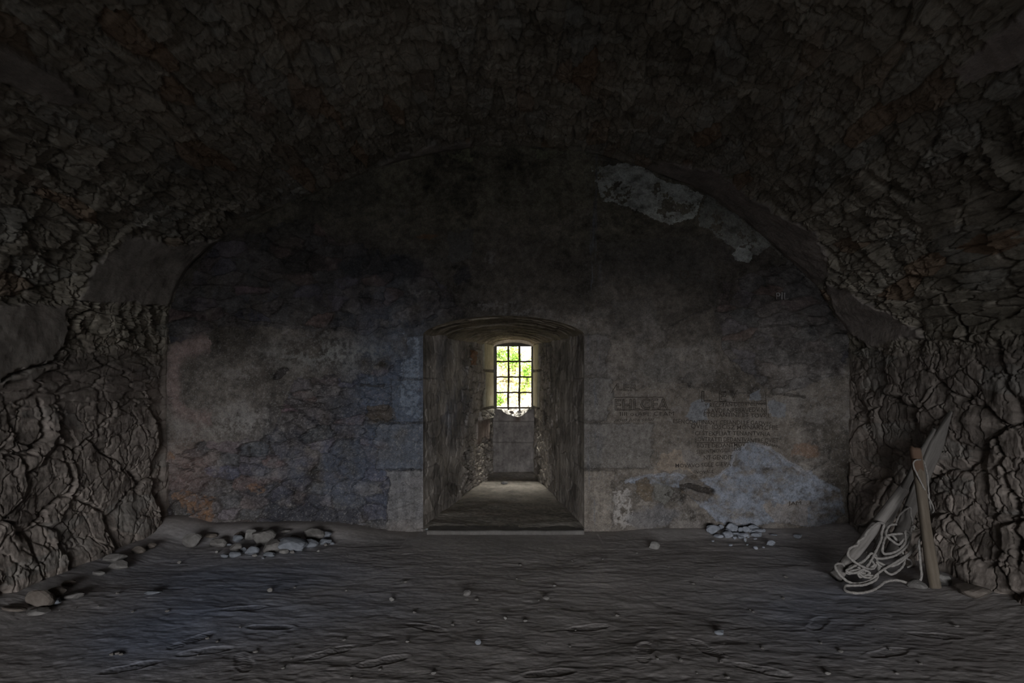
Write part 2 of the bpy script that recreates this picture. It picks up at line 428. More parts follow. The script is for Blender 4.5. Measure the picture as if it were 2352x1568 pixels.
    # rust and charcoal traces up high
    for (ex, ey, er, eh, c_) in [(980, 545, 22, 10, (0.10, .055, .03)), (1062, 635, 26, 20, (0.018,0.018,0.021)), (840, 610, 60, 30, (0.022,0.022,0.024)), (930, 620, 60, 30, (0.024,0.024,0.026)), (700, 600, 60, 30, (0.022, 0.020, 0.018))]:
        m = sstep(1.15, .8, np.hypot((wx - ex) / er, (wy - ey) / eh)); col = mix(col, m * 0.7, c_)
    m = inpoly(wx, wy, [(1030, 528), (1090, 528), (1094, 612), (1060, 600), (1032, 590)]); col = mix(col, m * .6, (0.062, 0.060, 0.058)); h = h + .008 * m
    m = inpoly(wx, wy, [(770, 400), (860, 395), (880, 470), (790, 500), (760, 470)]); col = mix(col, m * .35, (0.07, 0.066, 0.058))
    m = inpoly(wx, wy, [(640, 540), (700, 460), (765, 470), (730, 520), (680, 545), (620, 560)]); col = mix(col, m * .6, (0.066, 0.060, 0.050)); h = h + .02 * m
    for (ex, ey, er, eh) in [(920, 730, 22, 24), (880, 745, 24, 18), (735, 760, 50, 16), (960, 680, 40, 12), (1140, 700, 60, 12), (1190, 720, 80, 8), (1130, 590, 16, 20), (930, 482, 12, 12)]:
        m = sstep(1.2, .5, np.hypot((wx - ex) / er, (wy - ey) / eh)) * sstep(-0.2, .2, g); col = mix(col, m * .55, (0.13, 0.122, 0.118))
    # pale skim coats by the arch, right
    gg = sstep(0.34, 0.30, f1 + g * .6)
    for p, c_, s in [([(1362, 388), (1440, 376), (1500, 398), (1560, 420), (1612, 452), (1606, 492), (1560, 515), (1500, 502), (1440, 470), (1385, 462)], (0.52, 0.53, 0.485), .85),
                     ([(1622, 446), (1680, 482), (1740, 522), (1770, 560), (1740, 590), (1690, 575), (1640, 530), (1600, 520)], (0.23, 0.235, 0.215), .7),
                     ([(1700, 560), (1735, 570), (1716, 604), (1690, 600), (1680, 588)], (0.28, 0.29, 0.275), .8),
                     ([(1024, 350), (1078, 342), (1082, 366), (1040, 362)], (0.25, 0.245, 0.155), .7),
                     ([(1072, 362), (1088, 362), (1086, 374), (1072, 374)], (0.25, 0.245, 0.155), .7),
                     ([(1222, 340), (1300, 352), (1280, 366), (1230, 358)], (0.25, 0.245, 0.155), .7),
                     ([(1375, 560), (1640, 540), (1640, 640), (1380, 660)], (0.06, 0.058, 0.053), .35),
                     ([(1400, 690), (1500, 680), (1510, 740), (1420, 750)], (0.10, 0.095, 0.09), .3)]:
        m = inpoly(px + 14 * f1 + 5 * g, py + 14 * f2 + 5 * g2, p) * gg
        col = mix(col, m * s * np.clip(.8 + 1.2 * blot, .2, 1), c_); h = h + .004 * m
    # thin lime line under the right haunch
    az = vault_z(x) - z
    m = np.exp(-((az - 0.03) / 0.014) ** 2) * (x > 0.8) * sstep(2.5, 2.8, z) * sstep(-.2, .1, g + .1); col = mix(col, m * .5, (0.13, 0.12, 0.11)); h = h + .006 * m
    # right side: warm plaster with the inscription, blue-grey scratch coat below
    m = inpoly(wx, wy, [(1380, 880), (1480, 880), (1640, 900), (1800, 920), (1840, 1000), (1800, 1070), (1700, 1010), (1620, 1110), (1380, 1100)]); col = mix(col, m * .5, (0.175, 0.150, 0.125))
    m = inpoly(wx, wy, [(1520, 1035), (1560, 1040), (1600, 1085), (1500, 1085)]); col = mix(col, m * .65, (0.25, 0.20, 0.155))
    m = inpoly(wx, wy, [(1590, 930), (1625, 925), (1630, 960), (1600, 965), (1575, 950)]) | inpoly(wx, wy, [(1720, 905), (1745, 888), (1755, 915), (1730, 925)]) | inpoly(wx, wy, [(1770, 920), (1815, 915), (1800, 955), (1770, 950)])
    col = mix(col, m * .6, (0.18, 0.195, 0.22))
    scr = [(1440, 1105), (1480, 1088), (1560, 1092), (1600, 1105), (1640, 1095), (1680, 1072), (1688, 1040), (1720, 1016), (1770, 1030), (1800, 1050), (1860, 1090), (1930, 1120), (1945, 1180), (1900, 1212), (1780, 1200), (1700, 1215), (1640, 1190), (1560, 1120), (1470, 1110)]
    m = inpoly(px + 10 * f1 + 4 * g, py + 10 * f2 + 4 * g2, scr)
    scn_ = np.clip(.55 + 1.6 * fbm(px / 26, py / 20, 218, 5, .6) + .5 * g, .05, .95)
    col = mix(col, m * scn_, (0.215, 0.232, 0.268)); h = h - 0.016 * m + m * 0.010 * g
    edge = segdist(px + 10 * f1 + 4 * g, py + 10 * f2 + 4 * g2, scr[:11]); col = mix(col, (edge < 4) * .5, (0.30, 0.31, 0.34))
    m = inpoly(wx, wy, [(1760, 1165), (1860, 1150), (1850, 1200), (1790, 1208), (1765, 1195)]); col = mix(col, m * .6, (0.225, 0.19, 0.16))
    m = inpoly(wx, wy, [(1410, 1130), (1455, 1120), (1460, 1200), (1420, 1205), (1405, 1170)]) * sstep(-0.1, .12, g + f1 * .5); col = mix(col, m * .7, (0.36, 0.335, 0.31))
    m = inpoly(wx, wy, [(1420, 1060), (1480, 1045), (1520, 1075), (1430, 1090)]); col = mix(col, m * .4, (0.23, 0.2, 0.17))
    m = sstep(1.2, .8, np.hypot((wx - 1855) / 30, (wy - 1030) / 16)); col = mix(col, m * .6, (0.19, 0.115, 0.075))
    m = sstep(1.2, .8, np.hypot((wx - 1500) / 60, (wy - 1185) / 22)); col = mix(col, m * .5, (0.13, 0.13, 0.14))
    # broken-out pockets
    m = inpoly(px + 7 * g, py + 7 * g2, [(1462, 1105), (1490, 1098), (1500, 1120), (1500, 1150), (1478, 1150), (1462, 1130)]); h = h - .035 * m; col = mix(col, m * .8, (0.115, 0.088, 0.06))
    m = inpoly(px + 7 * g, py + 7 * g2, [(1500, 1108), (1535, 1112), (1548, 1130), (1530, 1160), (1505, 1148)]); h = h - .02 * m; col = mix(col, m * .7, (0.15, 0.145, 0.13))
    m = inpoly(px + 7 * g, py + 7 * g2, [(1524, 1136), (1542, 1128), (1540, 1142)]) ; h = h - .06 * m; col = mix(col, m * .8, (0.04, .035, .03))
    m = inpoly(px + 7 * g, py + 7 * g2, [(1562, 1106), (1582, 1092), (1600, 1092), (1622, 1112), (1642, 1130), (1628, 1152), (1600, 1150), (1566, 1132)]); h = h - .045 * m; col = mix(col, m * .8, (0.105, 0.085, 0.065))
    ds = segdist(px + 5 * g, py + 5 * g2, [(1568, 1122), (1590, 1118), (1610, 1126), (1636, 1130)]); m = 1 - sstep(3, 8, ds); h = h - .05 * m; col = mix(col, m * .8, (0.03, .025, .022))
    # smooth mortar repairs
    for p, s, c_ in [([(1448, 860), (1500, 815), (1506, 798), (1540, 800), (1562, 830), (1560, 858), (1520, 892), (1480, 880)], .45, (0.150, 0.140, 0.128)),
                     ([(1562, 830), (1610, 825), (1645, 845), (1640, 880), (1570, 880)], .3, (0.14, 0.13, 0.12)),
                     ([(1450, 856), (1470, 850), (1505, 876), (1556, 886), (1540, 893), (1480, 886)], .6, (0.165, 0.145, 0.125)),
                     ([(1540, 936), (1556, 931), (1572, 938), (1562, 948), (1545, 948)], .8, (0.165, 0.145, 0.13)),
                     ([(1566, 1032), (1590, 1036), (1618, 1056), (1580, 1068), (1568, 1056)], .8, (0.19, 0.17, 0.155)),
                     ([(1404, 900), (1412, 903), (1417, 945), (1408, 952)], .7, (0.2, 0.18, 0.16))]:
        m = inpoly(px + 2 * g, py + 2 * g2, p); col = mix(col, m * s, c_); h = h + .004 * m
    # dressed blocks (quoins) either side of the niche
    for (x0, x1, y0, y1, c_, s) in [(862, 974, 972, 1079, (0.115, 0.122, 0.136), .55), (890, 974, 1080, 1232, (0.185, 0.176, 0.170), .7), (930, 974, 770, 870, (0.10, 0.115, 0.14), .4), (900, 974, 872, 970, (0.09, 0.105, 0.13), .4),
                                    (1338, 1398, 866, 966, (0.135, 0.13, 0.125), .5), (1338, 1500, 972, 1076, (0.170, 0.160, 0.150), .5), (1338, 1402, 1080, 1222, (0.220, 0.190, 0.160), .7), (1338, 1392, 768, 862, (0.105, 0.10, 0.10), .4)]:
        inside = np.minimum(np.minimum(px - x0, x1 - px) + 16 * f1 * sstep(974, 960, px) + 30 * f1 * sstep(1345, 1360, px), np.minimum(py - y0, y1 - py)) + 4 * g
        m = sstep(0, 2, inside); k2 = m[..., None] * s
        tone = np.array(c_) * (1 + 0.45 * streak + .25 * g)[..., None]
        col = col * (1 - k2) + tone * k2
        h = h * (1 - .6 * m) + 0.004 * m
        jm = np.exp(-(np.abs(inside) / 2.2) ** 2); h = h - .010 * jm; col = mix(col, jm * .45, (0.05, .045, .04))
    # black drip marks on the quoins and speckle
    m = sstep(.16, .3, streak) * np.exp(-((px - 1362) / 16) ** 2); col = mix(col, m * .6, (0.10, .105, .12))
    m = sstep(0.26, 0.36, fbm(px / 3.2, py / 3.2, 221, 2)) ; col = mix(col, m * .30, (0.05, .045, .04))
    m = sstep(0.30, 0.40, fbm(px / 2.6 + 40, py / 2.6, 222, 2)) ; col = mix(col, m * .35 * (1 - .8 * up), (0.26, .25, .24))
    # foot of the wall: splashed earth
    m = sstep(1188, 1226, py + 14 * f1); col = mix(col, m * .45, (0.15, 0.132, 0.118))
    col = col * 0.88
    h = h + 0.0035 * g + 0.010 * fbm(px / 22, py / 14, 217, 5, .6) * (1 - up * .3)
    # relief dies out at the reveal so the arris stays crisp
    e = np.minimum(np.abs(x - NXL), np.abs(x - NXR)); near = (z < niche_top(x) + .08)
    fz = sstep(0, 0.05, np.where((x > NXL - .001) & (x < NXR + .001), np.maximum(z - niche_top(x), 0), e))
    fz = np.where(z > 2.5, 1.0, fz)
    h = h * fz
    return h, col

ES = 0.0062 * RQ
xs = np.concatenate([np.linspace(XL - 0.12, NXL, int((NXL - XL + .12) / ES)), np.linspace(NXL, NXR, int((NXR - NXL) / ES))[1:-1], np.linspace(NXR, XR + 0.12, int((XR + .12 - NXR) / ES))])
gx = np.where((xs >= NXL) & (xs <= NXR), niche_top(xs), 2.13)
upx = np.maximum(vault_z(xs) + 0.16, 2.45)
nB = int(1.95 / ES); nA = int(2.25 / ES)
tB = np.linspace(0, 1, nB)
XB = np.broadcast_to(xs[:, None], (len(xs), nB)).copy(); ZB = gx[:, None] + (upx - gx)[:, None] * tB[None, :]
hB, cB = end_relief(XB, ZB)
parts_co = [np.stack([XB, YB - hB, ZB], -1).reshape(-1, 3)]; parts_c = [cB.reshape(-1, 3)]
quads = [gridquads(len(xs), nB)]; off = len(xs) * nB
zA = np.linspace(-0.12, 2.13, nA)
END_GRID = None
for sel in (xs <= NXL + 1e-9, xs >= NXR - 1e-9):
    xa = xs[sel]
    XA, ZA = np.meshgrid(xa, zA, indexing='ij')
    hA, cA = end_relief(XA, ZA)
    parts_co.append(np.stack([XA, YB - hA, ZA], -1).reshape(-1, 3)); parts_c.append(cA.reshape(-1, 3))
    quads.append(gridquads(len(xa), nA, off)); off += len(xa) * nA
    if xa[0] > 0: END_GRID = (xa, zA, hA)
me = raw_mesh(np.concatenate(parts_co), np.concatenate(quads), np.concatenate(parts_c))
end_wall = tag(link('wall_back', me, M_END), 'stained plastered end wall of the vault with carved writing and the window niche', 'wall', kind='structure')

# ------------------------------------------------------------------ carved writing (grooves darkened by dirt)
M_CARVE = mat_noise('dirt_filled_groove', (0.030, 0.025, 0.021), (0.058, 0.048, 0.040), 30)
M_CHALK = mat_noise('scratched_white', (0.16, 0.155, 0.15), (0.26, 0.25, 0.245), 30)
def wall_h(x, z):
    """height of the right-hand part of the end wall at (x, z)"""
    xa, za, h = END_GRID
    out = []
    if z < za[-1] - .01 and x > xa[0]:
        i = min(max(int(np.searchsorted(xa, x)) - 1, 1), len(xa) - 3); j = min(max(int(np.searchsorted(za, z)) - 1, 1), len(za) - 3)
        return float(h[i - 1:i + 3, j - 1:j + 3].max())
    i = min(max(int(np.searchsorted(xs, x)) - 1, 1), len(xs) - 3)
    j = int((z - gx[i]) / (upx[i] - gx[i]) * (nB - 1)); j = min(max(j, 1), nB - 3)
    return float(hB[i - 1:i + 3, j - 1:j + 3].max())
random.seed(5)
def carve(txt, x0, x1, yb0, yb1, hpx, outline=False, shear=0.0, mat=None, label=None, name='carved_line', weight=0.0):
    """write txt on the end wall between photo columns x0..x1, baseline rows yb0 -> yb1, capital height hpx"""
    pm = YB / FPX
    cu = bpy.data.curves.new('t', 'FONT'); cu.body = txt; cu.size = 1.0; cu.resolution_u = 2; cu.shear = shear
    cu.space_character = 1.0
    if outline:
        cu.fill_mode = 'NONE'; cu.bevel_depth = 0.018; cu.bevel_resolution = 0
    else:
        cu.offset = weight
    ob = bpy.data.objects.new('t', cu); COL.objects.link(ob)
    bpy.context.view_layer.update()
    dg = bpy.context.evaluated_depsgraph_get()
    me = bpy.data.meshes.new_from_object(ob.evaluated_get(dg))
    bpy.data.objects.remove(ob)
    vs = np.zeros(len(me.vertices) * 3, np.float32); me.vertices.foreach_get('co', vs); vs = vs.reshape(-1, 3)
    wx0, wx1 = vs[:, 0].min(), vs[:, 0].max()
    sx = (x1 - x0) / (wx1 - wx0); sy = hpx / 0.70
    tt = (vs[:, 0] - wx0) / (wx1 - wx0)
    jit = 1.3 * np.interp(tt, np.linspace(0, 1, 14), [random.uniform(-1, 1) for _ in range(14)])
    PX = x0 + tt * (x1 - x0); PY = yb0 + (yb1 - yb0) * tt - vs[:, 1] * sy + jit
    X = (PX - CX) * pm; Z = EYE - (PY - HY) * pm
    Y = np.array([YB - wall_h(a, b) - 0.0022 for a, b in zip(X, Z)])
    if outline: Y = Y - vs[:, 2] * 0.06
    me.vertices.foreach_set('co', np.stack([X, Y, Z], -1).astype(np.float32).ravel()); me.update()
    o = link(name, me, mat or M_CARVE, end_wall)
    if label: o['label'] = label
    return o
carve('L', 1611, 1632, 922, 922, 25, outline=True, name='carved_capital', label='large outlined letter L')
carve('E', 1652, 1668, 921, 921, 24, outline=True, name='carved_capital', label='large outlined letter E')
carve('V', 1675, 1695, 920, 920, 24, outline=True, name='carved_capital', label='large outlined letter V')
L_ = [('Y RECPTAN DEDVNIERGE', 1618, 1758, 937, 929, 10), ('CLAVDE·NREBAVEDV·N', 1617, 1757, 949, 946, 10.5),
      ('ETOLANTINE ET TOVS L', 1616, 1770, 956, 958, 9), ('ESENCONTINANT CESANDI LE GAQVES', 1546, 1771, 972, 977, 9.5),
      ('QVEJE  IOSCISZ MONARTCHIE', 1587, 1787, 984, 987, 10), ('CESTEXPLIAT TENANTVNIA', 1596, 1769, 999, 1000, 9.5),
      ('BOVTRATTI DEDANTVANTRE QVIET', 1596, 1788, 1013, 1016, 10), ('BOTE DEDANTMOV', 1601, 1712, 1028, 1025, 9.5), ('TONAN', 1752, 1790, 1022, 1028, 6.5),
      ('SEDENTMOVSCIE LEOS', 1600, 1702, 1042, 1034, 8.5), ('NT GENDIT', 1616, 1682, 1055, 1054, 10), ('MOVAVO SGLE CIEVA', 1551, 1678, 1074, 1070, 9),
      ('VOVALL', 1598, 1640, 1088, 1086, 7)]
for a in L_: carve(*a, weight=0.005)
carve('LER', 1416, 1465, 896, 897, 15, outline=True, name='carved_capital')
carve('EHLCEA', 1412, 1536, 941, 940, 25, outline=True, name='carved_capital', label='row of large outlined letters')
carve('IIII osAPL CEAM', 1424, 1548, 955, 954, 9)
carve('nous luca selui', 1411, 1502, 968, 966, 8, shear=0.3)
carve('JAM', 1811, 1842, 1160, 1159, 8)
carve('O:', 1383, 1412, 632, 630, 26, outline=True, name='carved_capital')
carve('TT', 1440, 1478, 616, 615, 20)
carve('103', 1540, 1610, 642, 643, 24)
carve('PIL', 1783, 1812, 688, 687, 17, mat=M_CHALK, name='scratched_letters', label='pale scratched letters')
# ruled lines cut round the left inscription
def groove(pts, wpx=1.6, mat=None):
    pm = YB / FPX; co = []; q = []
    for i, (a, b) in enumerate(pts):
        a2, b2 = pts[min(i + 1, len(pts) - 1)]; a1, b1 = pts[max(i - 1, 0)]
        tx, ty = a2 - a1, b2 - b1; l = math.hypot(tx, ty); nx_, ny_ = -ty / l * wpx / 2, tx / l * wpx / 2
        for s in (-1, 1):
            x = (a + s * nx_ - CX) * pm; z = EYE - (b + s * ny_ - HY) * pm
            co.append((x, YB - wall_h(x, z) - .0018, z))
        if i: q.append((2 * i - 2, 2 * i - 1, 2 * i + 1, 2 * i))
    return link('carved_rule', raw_mesh(np.array(co), np.array(q)), M_CARVE, end_wall)
def dense(a, b, n=14): return [(a[0] + (b[0] - a[0]) * i / n, a[1] + (b[1] - a[1]) * i / n + random.uniform(-.4, .4)) for i in range(n + 1)]
groove(dense((1410, 912), (1524, 912))); groove(dense((1416, 941), (1540, 941))); groove(dense((1404, 902), (1418, 880)))
groove(dense((1640, 922), (1760, 927))); groove(dense((1758, 900), (1760, 952))); groove(dense((1596, 1016), (1720, 1016)))

# ------------------------------------------------------------------ niche
def pl_left(y): return np.interp(y, [YB, 7.0, 8.6, 10.0, 10.6], [NXL, -0.925, -0.665, -0.445, -0.317])
def pl_right(y): return np.interp(y, [YB, 7.0, 8.6, 10.0, 10.6], [NXR, 0.762, 0.585, 0.431, 0.369])
YW = 10.6
def spring(y): return np.interp(y, [YB, YW], [2.13, 2.235])
def crown(y): return np.interp(y, [YB, YW], [0.20, 0.115])
def niche_relief(y, z, k):
    f = fbm(y * 2.4, z * 2.4, 301 + k, 6, .55); g = fbm(y * 14, z * 14, 311 + k, 5, .6)
    h1, j1, a, b, c = slabs(z, y, 0.15, 0.34, 321 + k, .35, .4)
    h2, j2, a2, b2, c2 = slabs(z, y, 0.08, 0.20, 331 + k, .5, .6)
    rough = sstep(8.1, 9.3, y + 0.8 * f)         # exposed rubble nearer the window
    h = .03 * f + .006 * g + rough * (.022 * h1 - .022 * j1 + .010 * h2 - .010 * j2) + (1 - rough) * (.008 * h1 - .004 * j1)
    col = np.ones(y.shape + (3,)) * np.array([.27, .24, .21])
    col = col * (1 + .9 * fbm(y * 1.6, z * 3.0, 341 + k, 5) + .35 * g + .5 * fbm(y * 9, z * 1.6, 351 + k, 4) + .35 * (a - .5))[..., None]
    col = mix(col, rough * j1 * .5, (.05, .043, .035))
    return h, col, f, g, rough, a, b
def niche_side(name, plan, sgn, k, label):
    ys = np.arange(YB, YW + .001, 0.009); ys[-1] = YW
    n = 270; t = np.linspace(0, 1, n)
    Y = np.broadcast_to(ys[:, None], (len(ys), n)); Z = -0.08 + (spring(Y) + .07 + .08) * t[None, :]
    h, col, f, g, rough, a, b = niche_relief(Y, Z, k)
    if k == 0:      # bluish stains and one orange brick, left reveal
        m = np.exp(-(((Y - 7.9) / .8) ** 2 + ((Z - 1.4) / .6) ** 2)) * np.clip(.5 + 2 * f, 0, 1); col = mix(col, m * .75, (.095, .118, .165))
        m = (np.abs(Y - 9.25) < .16) & (np.abs(Z - 1.98) < .11); col = mix(col, m * .8, (.22, .115, .06))
        m = (np.abs(Y - 9.9) < .42) & (np.abs(Z + .02 * f * 9 - .86) < .17); col = mix(col, m * .7, (.185, .135, .115)); h = np.where(m, .012 + .01 * g, h)
        m = sstep(.9, 1.5, Y - 7.4) * (np.abs(Z - .36) < .34); hh, jj, *_r = slabs(Z, Y, .06, .22, 388, .3, .5); h = h + m * (.03 * hh - .03 * jj); col = mix(col, m * jj * .6, (.04, .035, .03))
    else:
        m = np.exp(-(((Y - 9.4) / .5) ** 2 + ((Z - .6) / .5) ** 2)) * sstep(0, .3, f + g * .5); col = mix(col, m * .6, (.30, .27, .23)); h = h - .03 * m * (Y < 10)
        m = sstep(.1, .4, fbm(Y * 7, Z * .9, 377, 4)); col = mix(col, m * .4, (.10, .092, .082))
    # two dressed jamb stones beside the window
    for z0, z1 in ((1.20, 1.80), (1.815, 2.26)):
        ins = np.minimum(np.minimum(Z - z0, z1 - Z), (Y - (10.02 if z0 < 1.5 else 9.93)))
        m = sstep(0, .02, ins); h = h * (1 - m) + (.020 + .004 * g) * m
        col = col * (1 - m[..., None]) + np.array([.33, .30, .215]) * (1 + .3 * g)[..., None] * m[..., None]
        jm = np.exp(-(ins / .012) ** 2); h = h - .02 * jm; col = mix(col, jm * .5, (.06, .05, .04))
    if k == 0:
        m = (Z > 1.02) & (Z < 1.17) & (Y > 9.6); h = np.where(m, h + .035, h); col = mix(col, m * .5, (.26, .25, .22))
    h = h * sstep(0, .10, Y - YB) * (.2 + .8 * sstep(0, .06, YW - Y))
    # ashlar joints of the front quoins returning into the niche
    for pyj in (1079, 971, 868):
        zj = EYE - (pyj - HY) * YB / FPX; m = np.exp(-((Z - zj) / .006) ** 2) * (Y < 7.35); h = h - .008 * m; col = mix(col, m * .5, (.05, .045, .04))
    X = plan(Y) + sgn * h
    tag(grid_obj(name, X, Y, Z, M_NICHE, col), label, 'wall', kind='structure')
niche_side('wall_niche_left', pl_left, 1, 0, 'left reveal of the window niche in bluish stained stone')
niche_side('wall_niche_right', pl_right, -1, 500, 'right reveal of the window niche in streaked brown plaster')
ys = np.arange(YB, YW + .001, .01); ys[-1] = YW
tt = np.linspace(-1.14, 1.14, 220); Yc, Tc = np.meshgrid(ys, tt, indexing='ij')
Xc = (pl_left(Yc) + pl_right(Yc)) / 2 + Tc * (pl_right(Yc) - pl_left(Yc)) / 2 * 1.0
Zc = spring(Yc) + crown(Yc) * np.sqrt(np.maximum(1 - Tc ** 2, 0)) ** 1.3
fc = fbm(Xc * 4, Yc * 1.4, 401, 6, .6); gc = fbm(Xc * 30, Yc * 8, 411, 4)
hc, jc, ac, bc, c_c = slabs(Yc, Xc, .12, .45, 421, .4, .6)
dz = (.02 * fc + .016 * hc - .010 * jc + .006 * gc) * sstep(0, .15, Yc - YB) * sstep(0, .1, 1 - np.abs(Tc)) * (.3 + .7 * sstep(0, .1, YW - Yc))
colc = np.array([.21, .178, .135]) * (1 + .8 * fc + .3 * gc + .3 * (ac - .5))[..., None]
colc = mix(colc, jc * .4, (.06, .05, .04))
tag(grid_obj('ceiling_niche', Xc, Yc, Zc - dz, M_NICHE, colc), 'shallow arched head of the window niche in rough brown stone', 'ceiling', kind='structure')

# back of the niche under the window, broken at the sill, and the sill surface itself
xs2 = np.linspace(-0.345, 0.395, 190)
def notch(x):
    px = CX + FPX * x / YW
    return np.interp(px, [1148, 1156, 1166, 1178, 1190, 1202, 1212, 1220], [0, .050, .085, .12, .135, .10, .04, 0])
zt = 1.165 - notch(xs2) + .012 * fbm(xs2 * 14, xs2 * 0 + 3, 431, 4)
t1 = np.linspace(0, 1, 240); X2, T2 = np.meshgrid(xs2, t1, indexing='ij')
Z2 = -0.08 + (zt[:, None] + .08) * T2
f2 = fbm(X2 * 5, Z2 * 5, 441, 5); g2_ = fbm(X2 * 30, Z2 * 30, 451, 4)
h2_ = .006 * f2 + .003 * g2_
col2 = np.array([.155, .140, .130]) * (1 + .6 * f2 + .35 * g2_ + .3 * fbm(X2 * 20, Z2 * 3, 461, 4))[..., None]
for zj in (.96, .60):
    m = np.exp(-((Z2 + .008 * f2 * 2 - zj) / .009) ** 2); h2_ = h2_ - .012 * m; col2 = mix(col2, m * .5, (.05, .045, .04))
col2 = mix(col2, np.exp(-(((X2 - .10) / .06) ** 2 + ((Z2 - 1.0) / .05) ** 2)) * .8, (.055, .036, .022))
t3 = np.linspace(0, 1, 60)[1:]
X3, T3 = np.meshgrid(xs2, t3, indexing='ij')
Y3 = YW + T3 * .72; Z3 = zt[:, None] + (1.185 - zt[:, None]) * sstep(.05, .75, T3) + .020 * fbm(X3 * 14, Y3 * 14, 471, 5) * sstep(0, .1, T3) * sstep(1, .85, T3)
hh3, jj3, a3_, *_ = slabs(Y3, X3, .05, .06, 475, .5, .9); Z3 = Z3 + .034 * hh3 * sstep(0, .1, T3) * (notch(X3) > 0.01)
col3 = np.array([.22, .21, .195]) * (1 + .4 * fbm(X3 * 20, Y3 * 20, 481, 4))[..., None]
Xa = np.concatenate([X2, X3], 1); Ya = np.concatenate([YW - h2_, Y3], 1); Za = np.concatenate([Z2, Z3], 1)
tag(grid_obj('wall_niche_back', Xa, Ya, Za, M_NICHE, np.concatenate([col2, col3], 1)), 'low stone apron under the barred window with a broken sill', 'wall', kind='structure')

for i, (px_, py_, r_) in enumerate([(1160, 947, .030), (1176, 946, .046), (1193, 945, .036), (1204, 950, .024), (1183, 957, .022), (1169, 956, .018)]):
    SILL_ROCKS = globals().setdefault('SILL_ROCKS', []); SILL_ROCKS.append(((px_ - CX) / FPX * 10.68, EYE - (py_ - HY) / FPX * 10.68, r_))
# outer embrasure and outside face
WX0, WX1, WZ0, WZ1 = -0.302, 0.369, 1.165, 2.295
M_DRESS = mat_noise('dressed_jamb_stone', (.26, .235, .18), (.38, .35, .28), 20)
def box(bm, x0, x1, y0, y1, z0, z1):
    vs = [bm.verts.new(p) for p in ((x0, y0, z0), (x1, y0, z0), (x1, y1, z0), (x0, y1, z0), (x0, y0, z1), (x1, y0, z1), (x1, y1, z1), (x0, y1, z1))]
    for f in ((0, 3, 2, 1), (4, 5, 6, 7), (0, 1, 5, 4), (1, 2, 6, 5), (2, 3, 7, 6), (3, 0, 4, 7)): bm.faces.new([vs[i] for i in f])
    return vs
def bm_obj(name, bm, mat, parent=None, smooth=False, bevel=0):
    if bevel:
        bmesh.ops.bevel(bm, geom=bm.edges[:], offset=bevel, segments=2, affect='EDGES')
    bmesh.ops.recalc_face_normals(bm, faces=bm.faces[:])
    me = bpy.data.meshes.new(name); bm.to_mesh(me); bm.free()
    if smooth: me.polygons.foreach_set('use_smooth', np.ones(len(me.polygons), bool))
    return link(name, me, mat, parent)
bm = bmesh.new()
box(bm, -2.6, WX0 - .012, YW + .12, 11.32, -.6, 4.6)
box(bm, WX1 + .012, 2.8, YW + .12, 11.32, -.6, 4.6)
box(bm, WX0 - .012, WX1 + .012, YW + .12, 11.32, WZ1 + .08, 4.6)
box(bm, WX0 - .012, WX1 + .012, YW + .15, 11.32, -.6, 1.0)
tag(bm_obj('wall_outer', bm, M_DRESS), 'outer masonry of the fort wall around the window opening', 'wall', kind='structure')

# ------------------------------------------------------------------ window
M_FRAME = mat_noise('weathered_frame', (.055, .045, .034), (.095, .078, .058), 14, (1, 1, .2), .3)
M_IRON = mat_noise('rusty_bar', (.035, .026, .020), (.075, .050, .034), 40, bump=.5)
win = bpy.data.objects.new('window_1', None); COL.objects.link(win); win.location = (.03, 10.66, 1.165)
tag(win, 'small barred window glowing at the end of the niche', 'window', kind='structure')
def wpart(name, bm, mat, bevel=0, smooth=False):
    for v in bm.verts: v.co -= Vector(win.location)
    return bm_obj(name, bm, mat, win, smooth, bevel)
GX0, GX1, GZ0, GZ1 = -0.258, 0.327, 1.196, 2.228
bm = bmesh.new(); box(bm, WX0 - .045, GX0, 10.625, 10.70, WZ0, 2.262); wpart('frame_post', bm, M_FRAME, .004)
bm = bmesh.new(); box(bm, GX1, WX1 + .045, 10.625, 10.70, WZ0, 2.262); wpart('frame_post', bm, M_FRAME, .004)
bm = bmesh.new(); box(bm, GX0, GX1, 10.628, 10.70, GZ1, 2.262); wpart('frame_rail', bm, M_FRAME, .004)
bm = bmesh.new(); box(bm, GX0, GX1, 10.640, 10.70, WZ0 + .005, GZ0); wpart('frame_rail', bm, M_FRAME, .004)
bm = bmesh.new()      # arched board filling the head
n = 24; f_ = []; b_ = []
for yy, lst in ((10.635, f_), (10.675, b_)):
    for i in range(n + 1):
        t = -1 + 2 * i / n; x = (WX0 + WX1) / 2 + t * ((WX1 - WX0) / 2 + .045)
        lst.append((bm.verts.new((x, yy, 2.25)), bm.verts.new((x, yy, 2.30 + .115 * max(0, 1 - t * t) ** .6))))
for i in range(n):
    for L0 in (f_, b_): bm.faces.new((L0[i][0], L0[i + 1][0], L0[i + 1][1], L0[i][1]))
    bm.faces.new((f_[i][1], f_[i + 1][1], b_[i + 1][1], b_[i][1])); bm.faces.new((f_[i][0], b_[i][0], b_[i + 1][0], f_[i + 1][0]))
wpart('arched_head_board', bm, M_FRAME)
